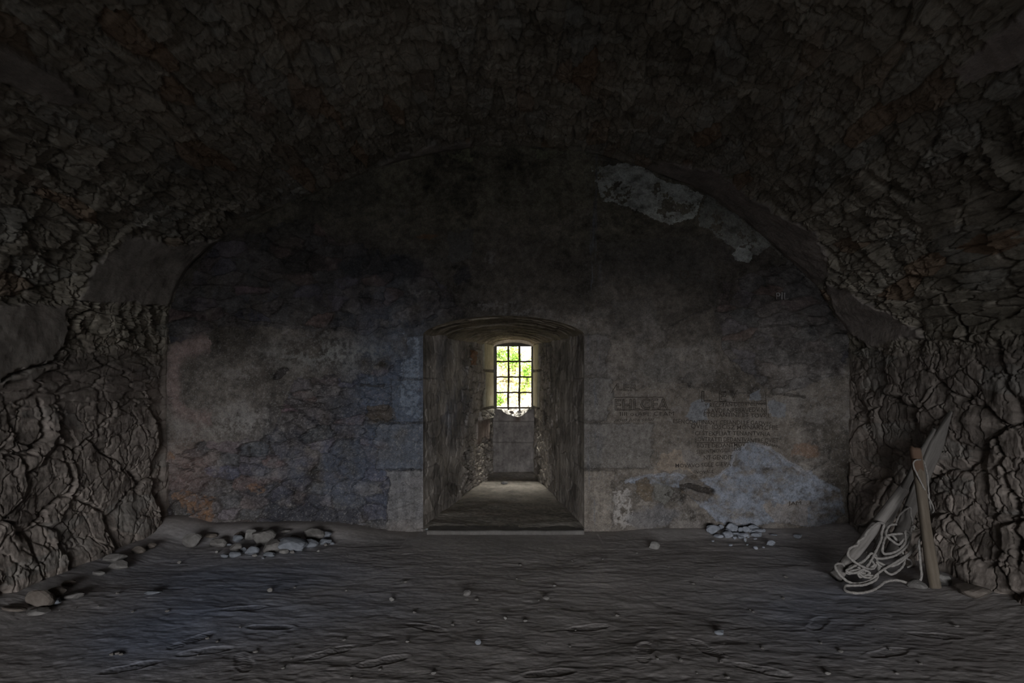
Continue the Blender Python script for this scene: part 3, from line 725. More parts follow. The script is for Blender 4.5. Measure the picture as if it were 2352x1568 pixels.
def tube(bm, pts, rad, seg=8, cap=True):
    pts = [Vector(p) for p in pts]; rings = []
    up = Vector((.13, .2, 1)).normalized()
    t0 = (pts[1] - pts[0]).normalized(); nrm = t0.cross(up)
    if nrm.length < .1: nrm = t0.cross(Vector((0, 1, .1)))
    nrm.normalize()
    for i, p in enumerate(pts):
        t = (pts[min(i + 1, len(pts) - 1)] - pts[max(i - 1, 0)]).normalized()
        nrm = (nrm - t * nrm.dot(t)).normalized(); b = t.cross(nrm)
        r = rad[i] if hasattr(rad, '__len__') else rad
        rings.append([bm.verts.new(p + (nrm * math.cos(2 * math.pi * k / seg) + b * math.sin(2 * math.pi * k / seg)) * r) for k in range(seg)])
    for a, b in zip(rings[:-1], rings[1:]):
        for k in range(seg): bm.faces.new((a[k], a[(k + 1) % seg], b[(k + 1) % seg], b[k]))
    if cap:
        bm.faces.new(rings[0][::-1]); bm.faces.new(rings[-1])
random.seed(3)
for pxc, bot in ((1167.5, .03), (1193, .05)):
    x = (pxc - CX) / FPX * 10.67
    pts = []; rad = []
    for i in range(30):
        t = i / 29; z = GZ1 + .02 - (GZ1 + .02 - (GZ0 - .02 - bot)) * t
        pts.append((x + .010 * math.sin(t * 7 + pxc) * t + .006 * t, 10.675, z)); rad.append(.016 + .004 * math.sin(t * 19 + pxc) * t + .002 * random.random())
    bm = bmesh.new(); tube(bm, pts, rad, 8); wpart('upright_bar', bm, M_IRON, smooth=True)
for pyc in (830, 865.5, 901):
    z = EYE - (pyc - HY) / FPX * 10.66
    pts = [(GX0 - .01 + (GX1 - GX0 + .02) * i / 24, 10.665 - .004, z + .003 * math.sin(i * .9 + pyc)) for i in range(25)]
    bm = bmesh.new(); tube(bm, pts, [.013 + .002 * random.random() for _ in pts], 8); wpart('cross_bar', bm, M_IRON, smooth=True)

# ------------------------------------------------------------------ rocks
def rock_mesh(name, sx, sy, sz, seed, sub=3, facets=9, rough=.05):
    r = np.random.RandomState(seed)
    bm = bmesh.new(); bmesh.ops.create_icosphere(bm, subdivisions=sub, radius=1)
    nn = r.normal(size=(facets, 3)); nn /= np.linalg.norm(nn, axis=1)[:, None]; dd_ = r.uniform(.62, .98, facets)
    for v in bm.verts:
        d = np.array(v.co) / np.linalg.norm(v.co); dt = nn @ d
        rr = np.min(np.where(dt > .05, dd_ / np.maximum(dt, .05), 9.)); rr = min(rr, 1.12)
        c = Vector(d * rr)
        from mathutils import noise
        c *= 1 + rough * noise.noise(c * 3 + Vector((seed, 0, 0))) + rough * .5 * noise.noise(c * 8)
        v.co = (c.x * sx, c.y * sy, c.z * sz)
    zmin = min(v.co.z for v in bm.verts)
    for v in bm.verts: v.co.z -= zmin
    for f in bm.faces: f.smooth = False
    me = bpy.data.meshes.new(name); bm.to_mesh(me); bm.free()
    return me

# ------------------------------------------------------------------ floor
def floor_h(x, y):
    sx_ = fbm(x * .9, y * .9, 501, 4)
    h = .024 * sx_ + .007 * fbm(x * 2.8, y * 4.5, 511, 5, .6) + .0030 * (ridged(x * 4.5 + .9 * sx_, y * 8.0 + .7 * x, 521, 4, .55) - .3) + .0032 * fbm(x * 16, y * 24, 531, 4, .65)
    h = h * sstep(0, .25, YB - y) * (1 - .75 * (np.abs(x + .09) < 1.0) * sstep(1.0, .2, YB - y))
    bank = .10 * sstep(.55, .05, YB - y + .10 * sx_) * sstep(-1.15, -2.1, x) + .035 * sstep(.4, .0, YB - y) * sstep(1.0, 1.6, x)
    bank = bank + .07 * sstep(.55, .10, x - XL + .06 * sx_) + .06 * sstep(.5, .1, XR - x + .06 * sx_)
    return h + bank
gy = []; y_ = 3.0
while y_ < YB + .1:
    gy.append(y_); y_ += (.0052 + .0017 * (y_ - 3.0)) * RQ
gy = np.concatenate([np.linspace(YREAR - .3, 2.9, 12), gy])
gxx = np.arange(-3.85, 3.78, .0085 * RQ)
X, Y = np.meshgrid(gxx, gy, indexing='ij')
H = floor_h(X, Y)
# shoe prints with ribbed soles
random.seed(11)
prints = [(2870 / 1, 0)]
PR = [(470, 1495, 20), (560, 1520, -60), (880, 1520, 30), (760, 1500, 40), (1260, 1545, 10), (1480, 1500, 75), (1750, 1540, -30), (620, 1440, 0), (440, 1470, 60), (1620, 1490, -70), (2040, 1500, 20), (300, 1530, 30), (2150, 1460, -15), (980, 1440, -25), (1350, 1440, 15), (1880, 1430, 50), (560, 1400, 15)]
for (ppx, ppy, ang) in PR:
    yy = FPX * EYE / (ppy - HY); xx = (ppx - CX) / FPX * yy
    a = math.radians(ang); ux = (X - xx) * math.cos(a) + (Y - yy) * math.sin(a); uy = -(X - xx) * math.sin(a) + (Y - yy) * math.cos(a)
    wdt = .052 - .012 * np.exp(-((ux + .03) / .04) ** 2)
    m = sstep(1.15, .95, np.hypot(ux / .145, uy / wdt))
    H = H - m * (.0030 - .0011 * np.cos(ux * 2 * math.pi / .024 + 2.5 * np.abs(uy) / .05))
    rim = np.exp(-((np.hypot(ux / .145, uy / wdt) - 1.12) / .12) ** 2); H = H + .0015 * rim
fp, fq = project(X, Y, 0 * X)
colf = np.array([.330, .305, .292]) * (1 + .35 * fbm(X * 1.5, Y * 3, 541, 5) + .12 * fbm(X * 12, Y * 30, 551, 4))[..., None]
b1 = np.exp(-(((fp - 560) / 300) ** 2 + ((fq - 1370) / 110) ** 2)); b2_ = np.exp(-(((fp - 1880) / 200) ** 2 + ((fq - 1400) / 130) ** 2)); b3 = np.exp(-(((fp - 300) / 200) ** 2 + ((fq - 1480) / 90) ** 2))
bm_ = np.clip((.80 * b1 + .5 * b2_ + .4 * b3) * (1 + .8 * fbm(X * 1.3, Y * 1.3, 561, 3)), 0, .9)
colf = mix(colf, sstep(4.9, 3.7, Y + .6 * fbm(X * .8, Y * .8, 571, 4)) * .55, (.19, .172, .163))  # colour darkened towards the viewer, evening out the entrance light's falloff
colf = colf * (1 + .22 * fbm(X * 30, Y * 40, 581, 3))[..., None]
colf = mix(colf, bm_, (.185, .215, .290))  # bluish skylight patches painted into the floor colour
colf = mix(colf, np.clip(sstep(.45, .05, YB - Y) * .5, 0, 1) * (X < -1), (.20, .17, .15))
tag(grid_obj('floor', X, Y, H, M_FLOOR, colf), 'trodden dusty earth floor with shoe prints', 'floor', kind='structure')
# niche floor
ys = np.arange(YB - .02, YW + .03, .009); tt = np.linspace(-1, 1, 190); Yn, Tn = np.meshgrid(ys, tt, indexing='ij')
Xn = (pl_left(Yn) + pl_right(Yn)) / 2 + Tn * ((pl_right(Yn) - pl_left(Yn)) / 2 + .05)
def nfloor_h(x, y): return .048 + .018 * fbm(x * 4, y * 4, 601, 5) + .007 * fbm(x * 22, y * 22, 611, 4) + .05 * sstep(10.25, 10.6, y)
Zn = nfloor_h(Xn, Yn) - .012 * sstep(.2, 0, Yn - YB)
coln = np.array([.215, .195, .170]) * (1 + .5 * fbm(Xn * 5, Yn * 5, 621, 5) + .25 * fbm(Xn * 25, Yn * 25, 631, 3))[..., None]
tag(grid_obj('floor_niche', Xn, Yn, Zn, M_NICHE, coln), 'dusty raised floor of the window niche', 'floor', kind='structure')
# threshold slab along the niche mouth
bm = bmesh.new(); n = 60
for i in range(1):
    pass
xs_ = np.linspace(-.90, .765, 120); ys_ = [6.615, 6.618, 6.63, 6.66, 6.70, 6.74, 6.80, 6.86]
Xt, Yt = np.meshgrid(xs_, ys_, indexing='ij')
Zt = .040 + .006 * fbm(Xt * 6, Yt * 6, 641, 4); Zt[:, 0] = -.06; Zt[:, 1] -= .010
Yt = Yt + .008 * fbm(Xt * 8, Xt * 0, 651, 4)
ct = np.array([.12, .112, .104]) * (1 + .4 * fbm(Xt * 9, Yt * 9, 661, 4))[..., None]
tag(grid_obj('trim_1', Xt, Yt, Zt, M_NICHE, ct), 'worn stone threshold across the mouth of the niche', 'threshold', kind='structure')

FXS = np.arange(-3.8, 3.75, .02); FYS = np.arange(2.4, 6.8, .02)
FGX, FGY = np.meshgrid(FXS, FYS, indexing='ij'); FGH = floor_h(FGX, FGY)
def fh(x, y):
    i = min(max(int(round((x + 3.8) / .02)), 0), len(FXS) - 1); j = min(max(int(round((y - 2.4) / .02)), 0), len(FYS) - 1)
    return float(FGH[i, j])
def ray_floor(px, py):
    dx, dz = (px - CX) / FPX, -(py - HY) / FPX
    y = 2.5
    while y < YB - .05:
        if EYE + dz * y <= fh(dx * y, y): break
        y += .01
    return dx * y, y, EYE + dz * y
M_ROCK = mat_noise('grey_slate_stone', (.10, .093, .086), (.17, .16, .15), 14, bump=.5, dist=.006)
M_ROCKB = mat_noise('blue_grey_stone', (.110, .118, .130), (.185, .196, .215), 16, bump=.5, dist=.005)
M_ROCKW = mat_noise('brown_stone', (.09, .074, .062), (.145, .125, .108), 14, bump=.5, dist=.006)
M_LIME = mat_noise('lime_plaster_lump', (.16, .172, .195), (.26, .275, .305), 22, bump=.5, dist=.004)
M_PALE = mat_noise('pale_pebble', (.14, .134, .126), (.22, .21, .197), 18, bump=.4)
def place_rock(name, px, pyb, wpx, hpx, mat, label, cat, seed, group=None, depth=.8, sink=.12, sub=3, rot=None):
    x, y, z = ray_floor(px, pyb)
    s = y / FPX; sx = wpx * s / 2 * 1.22; sz = hpx * s / 2 * 1.30
    me = rock_mesh(name, sx, max(sx * depth, sz * .7), sz, seed, sub)
    o = link(name, me, mat)
    dy = max(sx * depth, sz * .7) * .8
    o.location = (x, min(y + dy, YB - .02 - dy * .5), max(fh(x, min(y + dy, YB - .05)), 0) - sink * sz)
    # keep the foot where it shows in the photo
    rr = random.Random(seed); o.rotation_euler = (rr.uniform(-.12, .12), rr.uniform(-.15, .15), rr.uniform(-.25, .25))
    return tag(o, label, cat, group)

# rubble heap at the foot of the end wall, left  (zoom frame 380+x/5.6, 1200+y/5.6)
Z4 = lambda x, y: (380 + x / 5.6, 1200 + y / 5.6)
heap = [
 (320, 338, 185, 135, M_ROCK, 'rounded grey stone standing alone at the left end of the rubble heap'),
 (655, 322, 165, 98, M_ROCK, 'dark wedge-shaped stone second from the left in the rubble heap'),
 (905, 268, 120, 78, M_ROCKB, 'small blue-grey stone behind the gap in the rubble heap'),
 (1080, 248, 160, 125, M_PALE, 'pale rough stone at the back of the rubble heap against the wall'),
 (1230, 302, 250, 145, M_ROCK, 'large sloping brown-grey stone in the middle back of the rubble heap'),
 (1350, 392, 210, 140, M_ROCK, 'big square-faced stone at the centre of the rubble heap'),
 (1580, 392, 325, 128, M_ROCKB, 'longest flat blue-grey slab at the front of the rubble heap'),
 (1830, 338, 170, 78, M_ROCKB, 'low blue-grey stone at the right end of the long slab'),
 (1870, 258, 220, 118, M_ROCK, 'broad dark stone behind the right end of the long slab'),
 (1090, 428, 150, 84, M_ROCKB, 'angular stone with a split edge at the front left of the rubble heap'),
 (870, 458, 130, 60, M_ROCKB, 'flat bluish stone lying lowest in front of the rubble heap'),
 (1325, 448, 122, 48, M_ROCKB, 'thin pale flake lying in front of the square-faced stone'),
 (1508, 408, 112, 42, M_PALE, 'small light flake tucked under the long slab'),
 (890, 382, 125, 78, M_ROCK, 'half-buried triangular stone left of the split stone'),
 (2050, 222, 125, 64, M_ROCKB, 'dark rounded stone at the far right back of the rubble heap'),
 (2040, 285, 130, 60, M_ROCKB, 'low dark stone at the far right front of the rubble heap'),
 (1640, 250, 120, 66, M_ROCKW, 'brown stone in the hollow behind the long slab'),
 (1535, 165, 100, 42, M_ROCK, 'small upright stone against the wall above the hollow'),
 (940, 205, 120, 50, M_ROCKW, 'brown stone half buried at the back left of the rubble heap'),
 (560, 222, 120, 48, M_ROCKW, 'low brown stone behind the wedge-shaped stone'),
 (990, 392, 72, 52, M_ROCKB, 'little blue stone touching the split stone'),
]
for i, (x, y, w_, h_, m_, lab) in enumerate(heap):
    a, b = Z4(x, y); place_rock('rubble_stone', a, b, w_ / 5.6, h_ / 5.6, m_, lab, 'stone', 700 + i)
for i, (x, y, w_, h_) in enumerate([(1620, 402, 60, 34), (740, 462, 90, 45), (1145, 445, 62, 30), (2055, 305, 42, 28), (2140, 290, 50, 28), (650, 398, 38, 28), (165, 548, 48, 30), (1250, 470, 40, 20), (1960, 380, 40, 22), (1730, 345, 50, 30), (800, 300, 60, 26), (1420, 300, 70, 40), (1180, 330, 70, 40)]):
    a, b = Z4(x, y); place_rock('stone_chip', a, b, w_ / 5.6, h_ / 5.6, [M_ROCK, M_ROCKB, M_PALE][i % 3], 'small stone chip lying among the rubble heap left of the niche', 'stone chip', 760 + i, 'stone chips in the left rubble heap', sub=2)
# stones along the foot of the left wall
Z5 = lambda x, y: (x / 5.88, 1200 + y / 5.88)
for i, (x, y, w_, h_, m_, lab) in enumerate([
 (450, 1150, 310, 195, M_ROCKW, 'large brown boulder nearest the camera at the foot of the left wall'),
 (720, 1035, 185, 115, M_ROCKW, 'brown stone beside the large boulder at the foot of the left wall'),
 (880, 880, 160, 66, M_ROCKW, 'flat brown stone farther along the foot of the left wall'),
 (1560, 645, 235, 105, M_ROCK, 'wide flat grey stone jutting out halfway along the left wall'),
 (1510, 545, 225, 92, M_ROCK, 'grey stone lying behind the wide flat stone by the left wall'),
 (1830, 430, 155, 78, M_ROCKW, 'rounded brown stone near the far end of the left wall'),
 (2020, 375, 145, 66, M_ROCKW, 'oval stone farthest along the foot of the left wall'),
 (930, 1060, 240, 62, M_ROCK, 'thin grey slab tilted on the floor by the left wall'),
 (1290, 725, 130, 46, M_PALE, 'pale flake on the floor between the boulder and the wide flat stone'),
 (660, 1140, 190, 70, M_ROCKB, 'blue-grey slab lying in front of the large boulder'),
 (430, 1262, 250, 60, M_ROCK, 'low dark slab at the left edge of the floor'),
 (130, 1215, 230, 50, M_ROCKW, 'dark flat stone in the lower left corner by the wall'),
 (2030, 985, 180, 36, M_ROCKB, 'thin bluish slab lying alone on the floor right of the left wall')]):
    a, b = Z5(x, y); place_rock('wall_foot_stone', a, b, w_ / 5.88, h_ / 5.88, m_, lab, 'stone', 800 + i, depth=.7)
# fallen plaster under the right-hand wall
Z6 = lambda x, y: (1600 + x / 7.84, 1180 + y / 7.84)
named = {0: 'largest pale plaster lump at the left end of the fallen plaster', 2: 'tall pale plaster lump at the back of the fallen plaster', 19: 'single pale plaster lump lying right of the fallen heap', 1: 'small upright plaster chip leaning on the wall behind the fallen heap'}
for i, (x, y, w_, h_) in enumerate([(320, 390, 220, 120), (455, 295, 85, 70), (650, 350, 170, 118), (550, 348, 120, 54), (805, 352, 95, 80), (900, 352, 108, 80), (980, 352, 70, 50), (1050, 325, 170, 84), (1110, 372, 200, 62), (580, 455, 165, 92), (740, 408, 150, 50), (690, 468, 82, 48), (860, 445, 160, 72), (400, 448, 150, 50), (800, 458, 100, 46), (880, 515, 38, 60), (1120, 425, 170, 60), (1060, 468, 62, 26), (300, 508, 42, 28), (1355, 582, 125, 76), (1070, 645, 76, 52), (1400, 405, 100, 28), (620, 585, 80, 36), (210, 315, 65, 62), (500, 405, 62, 62), (735, 305, 44, 62), (850, 270, 72, 30), (940, 436, 44, 34), (1215, 340, 50, 50), (1850, 452, 120, 60), (1210, 620, 40, 24), (920, 575, 40, 22)]):
    a, b = Z6(x, y); big_ = i in named
    place_rock('plaster_lump', a, b, w_ / 7.84, h_ / 7.84, M_LIME, named.get(i, 'bluish white plaster fragment fallen at the foot of the wall right of the niche'), 'plaster lump', 850 + i, None if big_ else 'fallen plaster fragments right of the niche', sub=2 if w_ < 100 else 3, depth=.75)
# odd stones on the floor
for i, (px, py, w_, h_, m_, lab) in enumerate([
 (1503, 1262, 22, 15, M_PALE, 'pale round pebble on the floor right of the niche mouth'),
 (1072, 1371, 17, 10, M_ROCK, 'small dark stone in the middle of the earth floor'),
 (899, 1382, 10, 8, M_PALE, 'light pebble on the floor left of the middle stone'),
 (618, 1360, 10, 8, M_ROCK, 'lone pebble on the bluish part of the floor'),
 (1160, 1424, 7, 6, M_PALE, 'tiny light pebble just below the middle stone'),
 (1098, 1481, 11, 11, M_ROCKB, 'dark blue pebble low in the middle of the floor'),
 (1255, 1380, 14, 8, M_ROCK, 'grey pebble right of the middle stone'),
 (2118, 1354, 34, 16, M_ROCK, 'flat stone beside the foot of the brown post'),
 (2255, 1378, 62, 22, M_ROCKW, 'broad slab half buried by the right wall'),
 (2176, 1347, 32, 20, M_PALE, 'pale stone in the corner behind the brown post'),
 (1655, 1460, 20, 8, M_ROCKB, 'bluish pebble on the floor below the fallen plaster'),
 (2093, 1306, 30, 20, M_ROCKW, 'brown lump on the ground under the rope coils')]):
    place_rock('floor_stone', px, py, w_, h_, m_, lab, 'stone', 900 + i, sub=2 if w_ < 20 else 3)
me = rock_mesh('floor_stone', .055, .04, .022, 950, 2)
o = tag(link('floor_stone', me, M_PALE), 'small pale stone lying in the light on the niche floor', 'stone'); o.location = (-.125, 9.65, nfloor_h(np.array([-.125]), np.array([9.65]))[0] - .004)
for i, (x_, z_, r_) in enumerate(SILL_ROCKS):
    o = tag(link('sill_stone', rock_mesh('sill_stone', r_, r_ * .8, r_ * .8, 970 + i, 2), M_ROCKW if i == 1 else M_PALE), 'dark brown stone sitting in the middle of the broken window sill' if i == 1 else 'broken pale stone bit lying in the notch of the window sill', 'stone', None if i == 1 else 'broken bits on the window sill')
    o.location = (x_, 10.68 + .02 * i, z_ - r_ * .8)
random.seed(21); pb = None
for i in range(70):
    px = random.uniform(120, 2280); py = random.uniform(1265, 1560)
    x, y, z = ray_floor(px, py)
    if abs(x) > 3.1 and y > 4.6: continue
    if x > 2.4 and y > 4.7: continue
    if pb is None: pb = rock_mesh('pebble', .011, .009, .006, 990, 2)
    o = bpy.data.objects.new('pebble', pb); COL.objects.link(o)
    if not pb.materials: pb.materials.append(M_ROCK)
    o.location = (x, y, fh(x, y) - .001); s = random.uniform(.6, 1.6); o.scale = (s, s, s); o.rotation_euler = (0, 0, random.uniform(0, 6))
    tag(o, 'tiny grey pebble scattered on the open earth floor', 'pebble', 'pebbles scattered over the earth floor')

# ------------------------------------------------------------------ timbers and rope
def P(px, py, y): return Vector(((px - CX) / FPX * y, y, EYE - (py - HY) / FPX * y))
def mat_wood(name, c1, c2):
    return mat_noise(name, c1, c2, 26, (1, 1, .12), .6, .006, .9, (.3, .7), 8)
M_W1 = mat_wood('weathered_pale_wood', (.11, .10, .092), (.24, .222, .205))
M_W2 = mat_wood('old_grey_board', (.075, .068, .062), (.155, .142, .130))
M_W3 = mat_wood('brown_post_wood', (.085, .068, .050), (.155, .130, .102))
M_W4 = mat_wood('reddish_sawn_end', (.085, .052, .036), (.13, .085, .060))
M_ROPE = mat_noise('grey_rope_fibre', (.16, .148, .136), (.28, .262, .242), 90, bump=.6, dist=.003)
def timber(name, a, b, prof, mat, label, cat='timber', k=0, rings=60, seg=20, end_b=None, tw=0.0):
    """a..b axis; prof(t, ang) -> (half width, half thickness); local z runs along the timber"""
    a, b = Vector(a), Vector(b); L = (b - a).length
    root = None
    ax = (b - a).normalized()
    bm = bmesh.new(); R = []
    from mathutils import noise
    for i in range(rings + 1):
        t = i / rings; w1, w2, sq = prof(t); ring = []
        for j in range(seg):
            th_ = 2 * math.pi * j / seg; c, s = math.cos(th_), math.sin(th_)
            e = 2 / sq; x = math.copysign(abs(c) ** e, c) * w1; y = math.copysign(abs(s) ** e, s) * w2
            nz_ = 1 + .07 * noise.noise(Vector((x * 30 + k, y * 30, t * L * 3))) + .05 * noise.noise(Vector((x * 90 + k, y * 90, t * L * 2)))
            zz = t * L + (.02 * noise.noise(Vector((x * 40, y * 40, k))) if i in (0, rings) else 0)
            bow = .012 * math.sin(t * math.pi + k) 
            ring.append(bm.verts.new((x * nz_ + bow, y * nz_, zz)))
        R.append(ring)
    for p, q in zip(R[:-1], R[1:]):
        for j in range(seg): bm.faces.new((p[j], p[(j + 1) % seg], q[(j + 1) % seg], q[j]))
    bm.faces.new(R[0][::-1]); bm.faces.new(R[-1])
    o = bm_obj(name, bm, mat, None, True)
    # local x (width) faces the camera sideways
    zax = ax; xax = Vector((0, 1, 0)).cross(zax).normalized(); yax = zax.cross(xax)
    rot = Matrix((xax, yax, zax)).transposed()
    if tw: rot = rot @ Matrix.Rotation(tw, 3, 'Z')
    o.matrix_world = Matrix.Translation(a) @ rot.to_4x4()
    return tag(o, label, cat)
A0, A1 = P(1918, 1330, 5.05), P(2100, 1094, 5.50)
A0.z = .045
timber('log', A0, A1, lambda t: (.048 - .006 * t, .046 - .006 * t, 2.3) if t < .93 else (.042 * (1 - (t - .93) * 7), .040, 2.3), M_W1, 'pale weathered log leaning to the right with rope wound over its lower end', 'log', 1, tw=.3)
C0, C1 = P(2040, 1272, 5.62), P(2187, 945, 5.12); C0.z = .02
def board_prof(t):
    w_ = .058 * (1 if t < .80 else max(.12, 1 - (t - .80) / .20 * .95))
    return (w_, .022, 5)
timber('long_board', C0, C1, board_prof, M_W2, 'long grey board with a pointed top leaning on the right wall', 'board', 2)
D0, D1 = P(2078, 1180, 5.42), P(2147, 985, 5.20)
D0 = D0 + (D0 - D1) * 1.15
D0.z = max(D0.z, .02)
timber('narrow_stake', D0, D1, lambda t: (.030 * (1 if t < .85 else max(.2, 1 - (t - .85) * 5)), .018, 4), M_W2, 'narrow dark stake standing behind the long board', 'stake', 3)
E0, E1 = P(2151, 1352, 4.84), P(2102, 1034, 5.12); E0.z = .02
post = timber('brown_post', E0, E1, lambda t: (.041 - .006 * t + .003 * math.sin(t * 9), .030, 3.2), M_W3, 'brown wooden post in front leaning left with rope looped round it', 'post', 4)
# reddish split top end of the post
Lp = (E1 - E0).length
bm = bmesh.new()
R = []
for i in range(10):
    t = i / 9; zz = Lp - .17 + .19 * t; ring = []
    for j in range(16):
        th_ = 2 * math.pi * j / 16; c, s = math.cos(th_), math.sin(th_)
        ring.append(bm.verts.new((math.copysign(abs(c) ** .6, c) * .038, math.copysign(abs(s) ** .6, s) * .033, zz + (.012 * math.sin(th_ * 2 + 1) if i == 9 else .02 * math.sin(th_ * 3) if i == 0 else 0))))
    R.append(ring)
for p, q in zip(R[:-1], R[1:]):
    for j in range(16): bm.faces.new((p[j], p[(j + 1) % 16], q[(j + 1) % 16], q[j]))
bm.faces.new(R[0][::-1]); bm.faces.new(R[-1])
oo = bm_obj('split_top', bm, M_W4, post, True); oo['label'] = 'reddish split top end'
# small peg on the log foot
def catmull(pts, sub=10):
    P_ = [pts[0]] + list(pts) + [pts[-1]]; out = []
    for i in range(1, len(P_) - 2):
        p0, p1, p2, p3 = P_[i - 1:i + 3]
        for k in range(sub):
            t = k / sub
            out.append(.5 * ((2 * p1) + (-p0 + p2) * t + (2 * p0 - 5 * p1 + 4 * p2 - p3) * t * t + (-p0 + 3 * p1 - 3 * p2 + p3) * t ** 3))
    out.append(P_[-2]); return out
Z2f = lambda x, y: (1880 + x / 3.136, 920 + y / 3.136)
def rope_obj(name, zpts, label, r=.0098, mat=None):
    pts = []
    for (x, y, d) in zpts:
        a, b = Z2f(x, y); v = P(a, b, d)
        g_ = fh(v.x, v.y) + r
        if v.z < g_:      # keep it on the ground: slide nearer along the sight line
            s = (EYE - g_) / (EYE - v.z); v = Vector((v.x * s, v.y * s, g_))
        pts.append(v)
    path = catmull(pts, 12)
    # three laid strands
    bm = bmesh.new(); rings = []
    nrm = (path[1] - path[0]).cross(Vector((0, .3, 1))).normalized(); acc = 0; seg = 12
    for i, p in enumerate(path):
        t = (path[min(i + 1, len(path) - 1)] - path[max(i - 1, 0)])
        if t.length < 1e-6: t = Vector((0, 0, 1))
        t.normalize(); nrm = (nrm - t * nrm.dot(t)).normalized(); b = t.cross(nrm)
        if i: acc += (p - path[i - 1]).length
        ring = []
        for k in range(seg):
            th_ = 2 * math.pi * k / seg
            rr = r * (1 + .13 * math.cos(3 * th_ - acc * 120))
            ring.append(bm.verts.new(p + (nrm * math.cos(th_) + b * math.sin(th_)) * rr))
        rings.append(ring)
    for p, q in zip(rings[:-1], rings[1:]):
        for k in range(seg): bm.faces.new((p[k], p[(k + 1) % seg], q[(k + 1) % seg], q[k]))
    bm.faces.new(rings[0][::-1]); bm.faces.new(rings[-1])
    o = bm_obj(name, bm, mat or M_ROPE, None, True)
    return tag(o, label, 'rope')
# one long rope: wound over the log, looped in coils between log and board, trailing on the ground
coil = [(560, 890, 5.30), (510, 900, 5.26), (485, 960, 5.20), (520, 1000, 5.17), (575, 1035, 5.18), (610, 1000, 5.20), (640, 960, 5.24), (560, 960, 5.22), (490, 975, 5.20),
        (465, 1040, 5.12), (470, 1100, 5.10), (560, 1085, 5.12), (625, 1020, 5.18), (625, 940, 5.22), (660, 960, 5.25), (640, 1040, 5.18), (560, 1110, 5.10), (470, 1135, 5.06), (410, 1130, 5.04),
        (380, 1100, 5.06), (330, 1150, 5.03), (240, 1200, 4.98), (200, 1225, 4.95), (260, 1240, 4.94), (350, 1190, 4.99), (410, 1090, 5.06), (450, 1000, 5.14), (455, 950, 5.18), (470, 890, 5.20), (430, 880, 5.15), (385, 910, 5.08), (345, 950, 5.03), (330, 985, 5.05), (290, 1010, 5.03),
        (280, 1040, 5.02), (230, 1060, 5.00), (212, 1110, 4.96), (260, 1160, 4.94), (330, 1200, 4.95), (395, 1208, 5.02), (420, 1150, 5.06), (400, 1100, 5.10), (370, 1150, 5.08), (330, 1240, 5.00), (290, 1200, 4.98), (310, 1240, 4.98),
        (400, 1260, 4.97), (440, 1200, 5.02), (420, 1160, 5.04), (500, 1190, 5.06), (580, 1170, 5.08), (690, 1070, 5.16), (700, 1040, 5.18), (650, 1100, 5.13), (560, 1160, 5.05), (460, 1220, 4.99), (420, 1250, 4.96),
        (380, 1290, 4.94), (300, 1315, 4.92), (230, 1310, 4.90), (170, 1270, 4.90), (130, 1220, 4.92), (122, 1180, 4.96), (170, 1175, 5.02), (200, 1210, 5.06), (260, 1230, 5.04), (330, 1160, 5.08), (430, 1040, 5.14), (500, 960, 5.24), (560, 1000, 5.26), (600, 1080, 5.18), (620, 1140, 5.14), (600, 1200, 5.08),
        (520, 1250, 5.02), (440, 1190, 5.04), (430, 1240, 4.98), (410, 1290, 4.93), (330, 1325, 4.89), (250, 1330, 4.87), (190, 1335, 4.86), (200, 1370, 4.82), (290, 1385, 4.80), (380, 1368, 4.82), (440, 1335, 4.86), (480, 1305, 4.90), (560, 1292, 4.93), (620, 1305, 4.92), (680, 1318, 4.92), (725, 1300, 4.93), (742, 1260, 4.94), (735, 1180, 4.95), (728, 1080, 4.97), (725, 1020, 4.99), (745, 975, 5.0), (765, 962, 5.0)]
rope_obj('coiled_rope', coil, 'long grey rope coiled and tangled between the log and the brown post')
rope_obj('knotted_rope', [(560, 880, 5.36), (580, 830, 5.36), (620, 790, 5.36), (660, 770, 5.36), (665, 820, 5.34), (678, 870, 5.32), (672, 905, 5.28), (690, 900, 5.27), (684, 930, 5.27), (668, 915, 5.27), (665, 950, 5.26), (640, 980, 5.22), (600, 1070, 5.16), (630, 1130, 5.14), (665, 1150, 5.14), (672, 1180, 5.14), (640, 1200, 5.12)], 'thinner knotted rope hanging down the face of the long board', .0075)
rope_obj('looped_rope', [(770, 470, 5.14), (755, 432, 5.14), (720, 425, 5.03), (690, 435, 5.02), (684, 470, 5.03), (710, 530, 5.02), (750, 610, 5.01), (790, 690, 5.02), (820, 750, 5.04), (830, 790, 5.08), (815, 800, 5.12), (800, 720, 5.16), (790, 600, 5.18), (785, 540, 5.18), (770, 470, 5.15)], 'thin cord looped round the top of the brown post', .0062)
rope_obj('short_rope', [(350, 1090, 5.12), (365, 1130, 5.08), (400, 1180, 5.03), (350, 1215, 5.02), (290, 1225, 5.0), (225, 1245, 4.96), (205, 1235, 4.95), (300, 1215, 4.97), (370, 1240, 4.97), (300, 1270, 4.95), (285, 1235, 4.95), (330, 1270, 4.94), (395, 1275, 4.96)], 'short frayed rope end bunched beside the foot of the log', .0085)

# ------------------------------------------------------------------ rear of the room (behind the viewer) with the entrance
M_REAR = mat_noise('rear_wall_stone', (.10, .09, .08), (.20, .18, .16), 3, bump=.6, dist=.03)
bm = bmesh.new()
DX0, DX1, DZ = -3.2, 3.2, 2.45
box(bm, -4.1, DX0, YREAR - .6, YREAR, -.2, 4.4); box(bm, DX1, 4.1, YREAR - .6, YREAR, -.2, 4.4); box(bm, DX0, DX1, YREAR - .6, YREAR, DZ, 4.4)
tag(bm_obj('wall_front', bm, M_REAR), 'stone wall with the open entrance behind the viewer', 'wall', kind='structure')

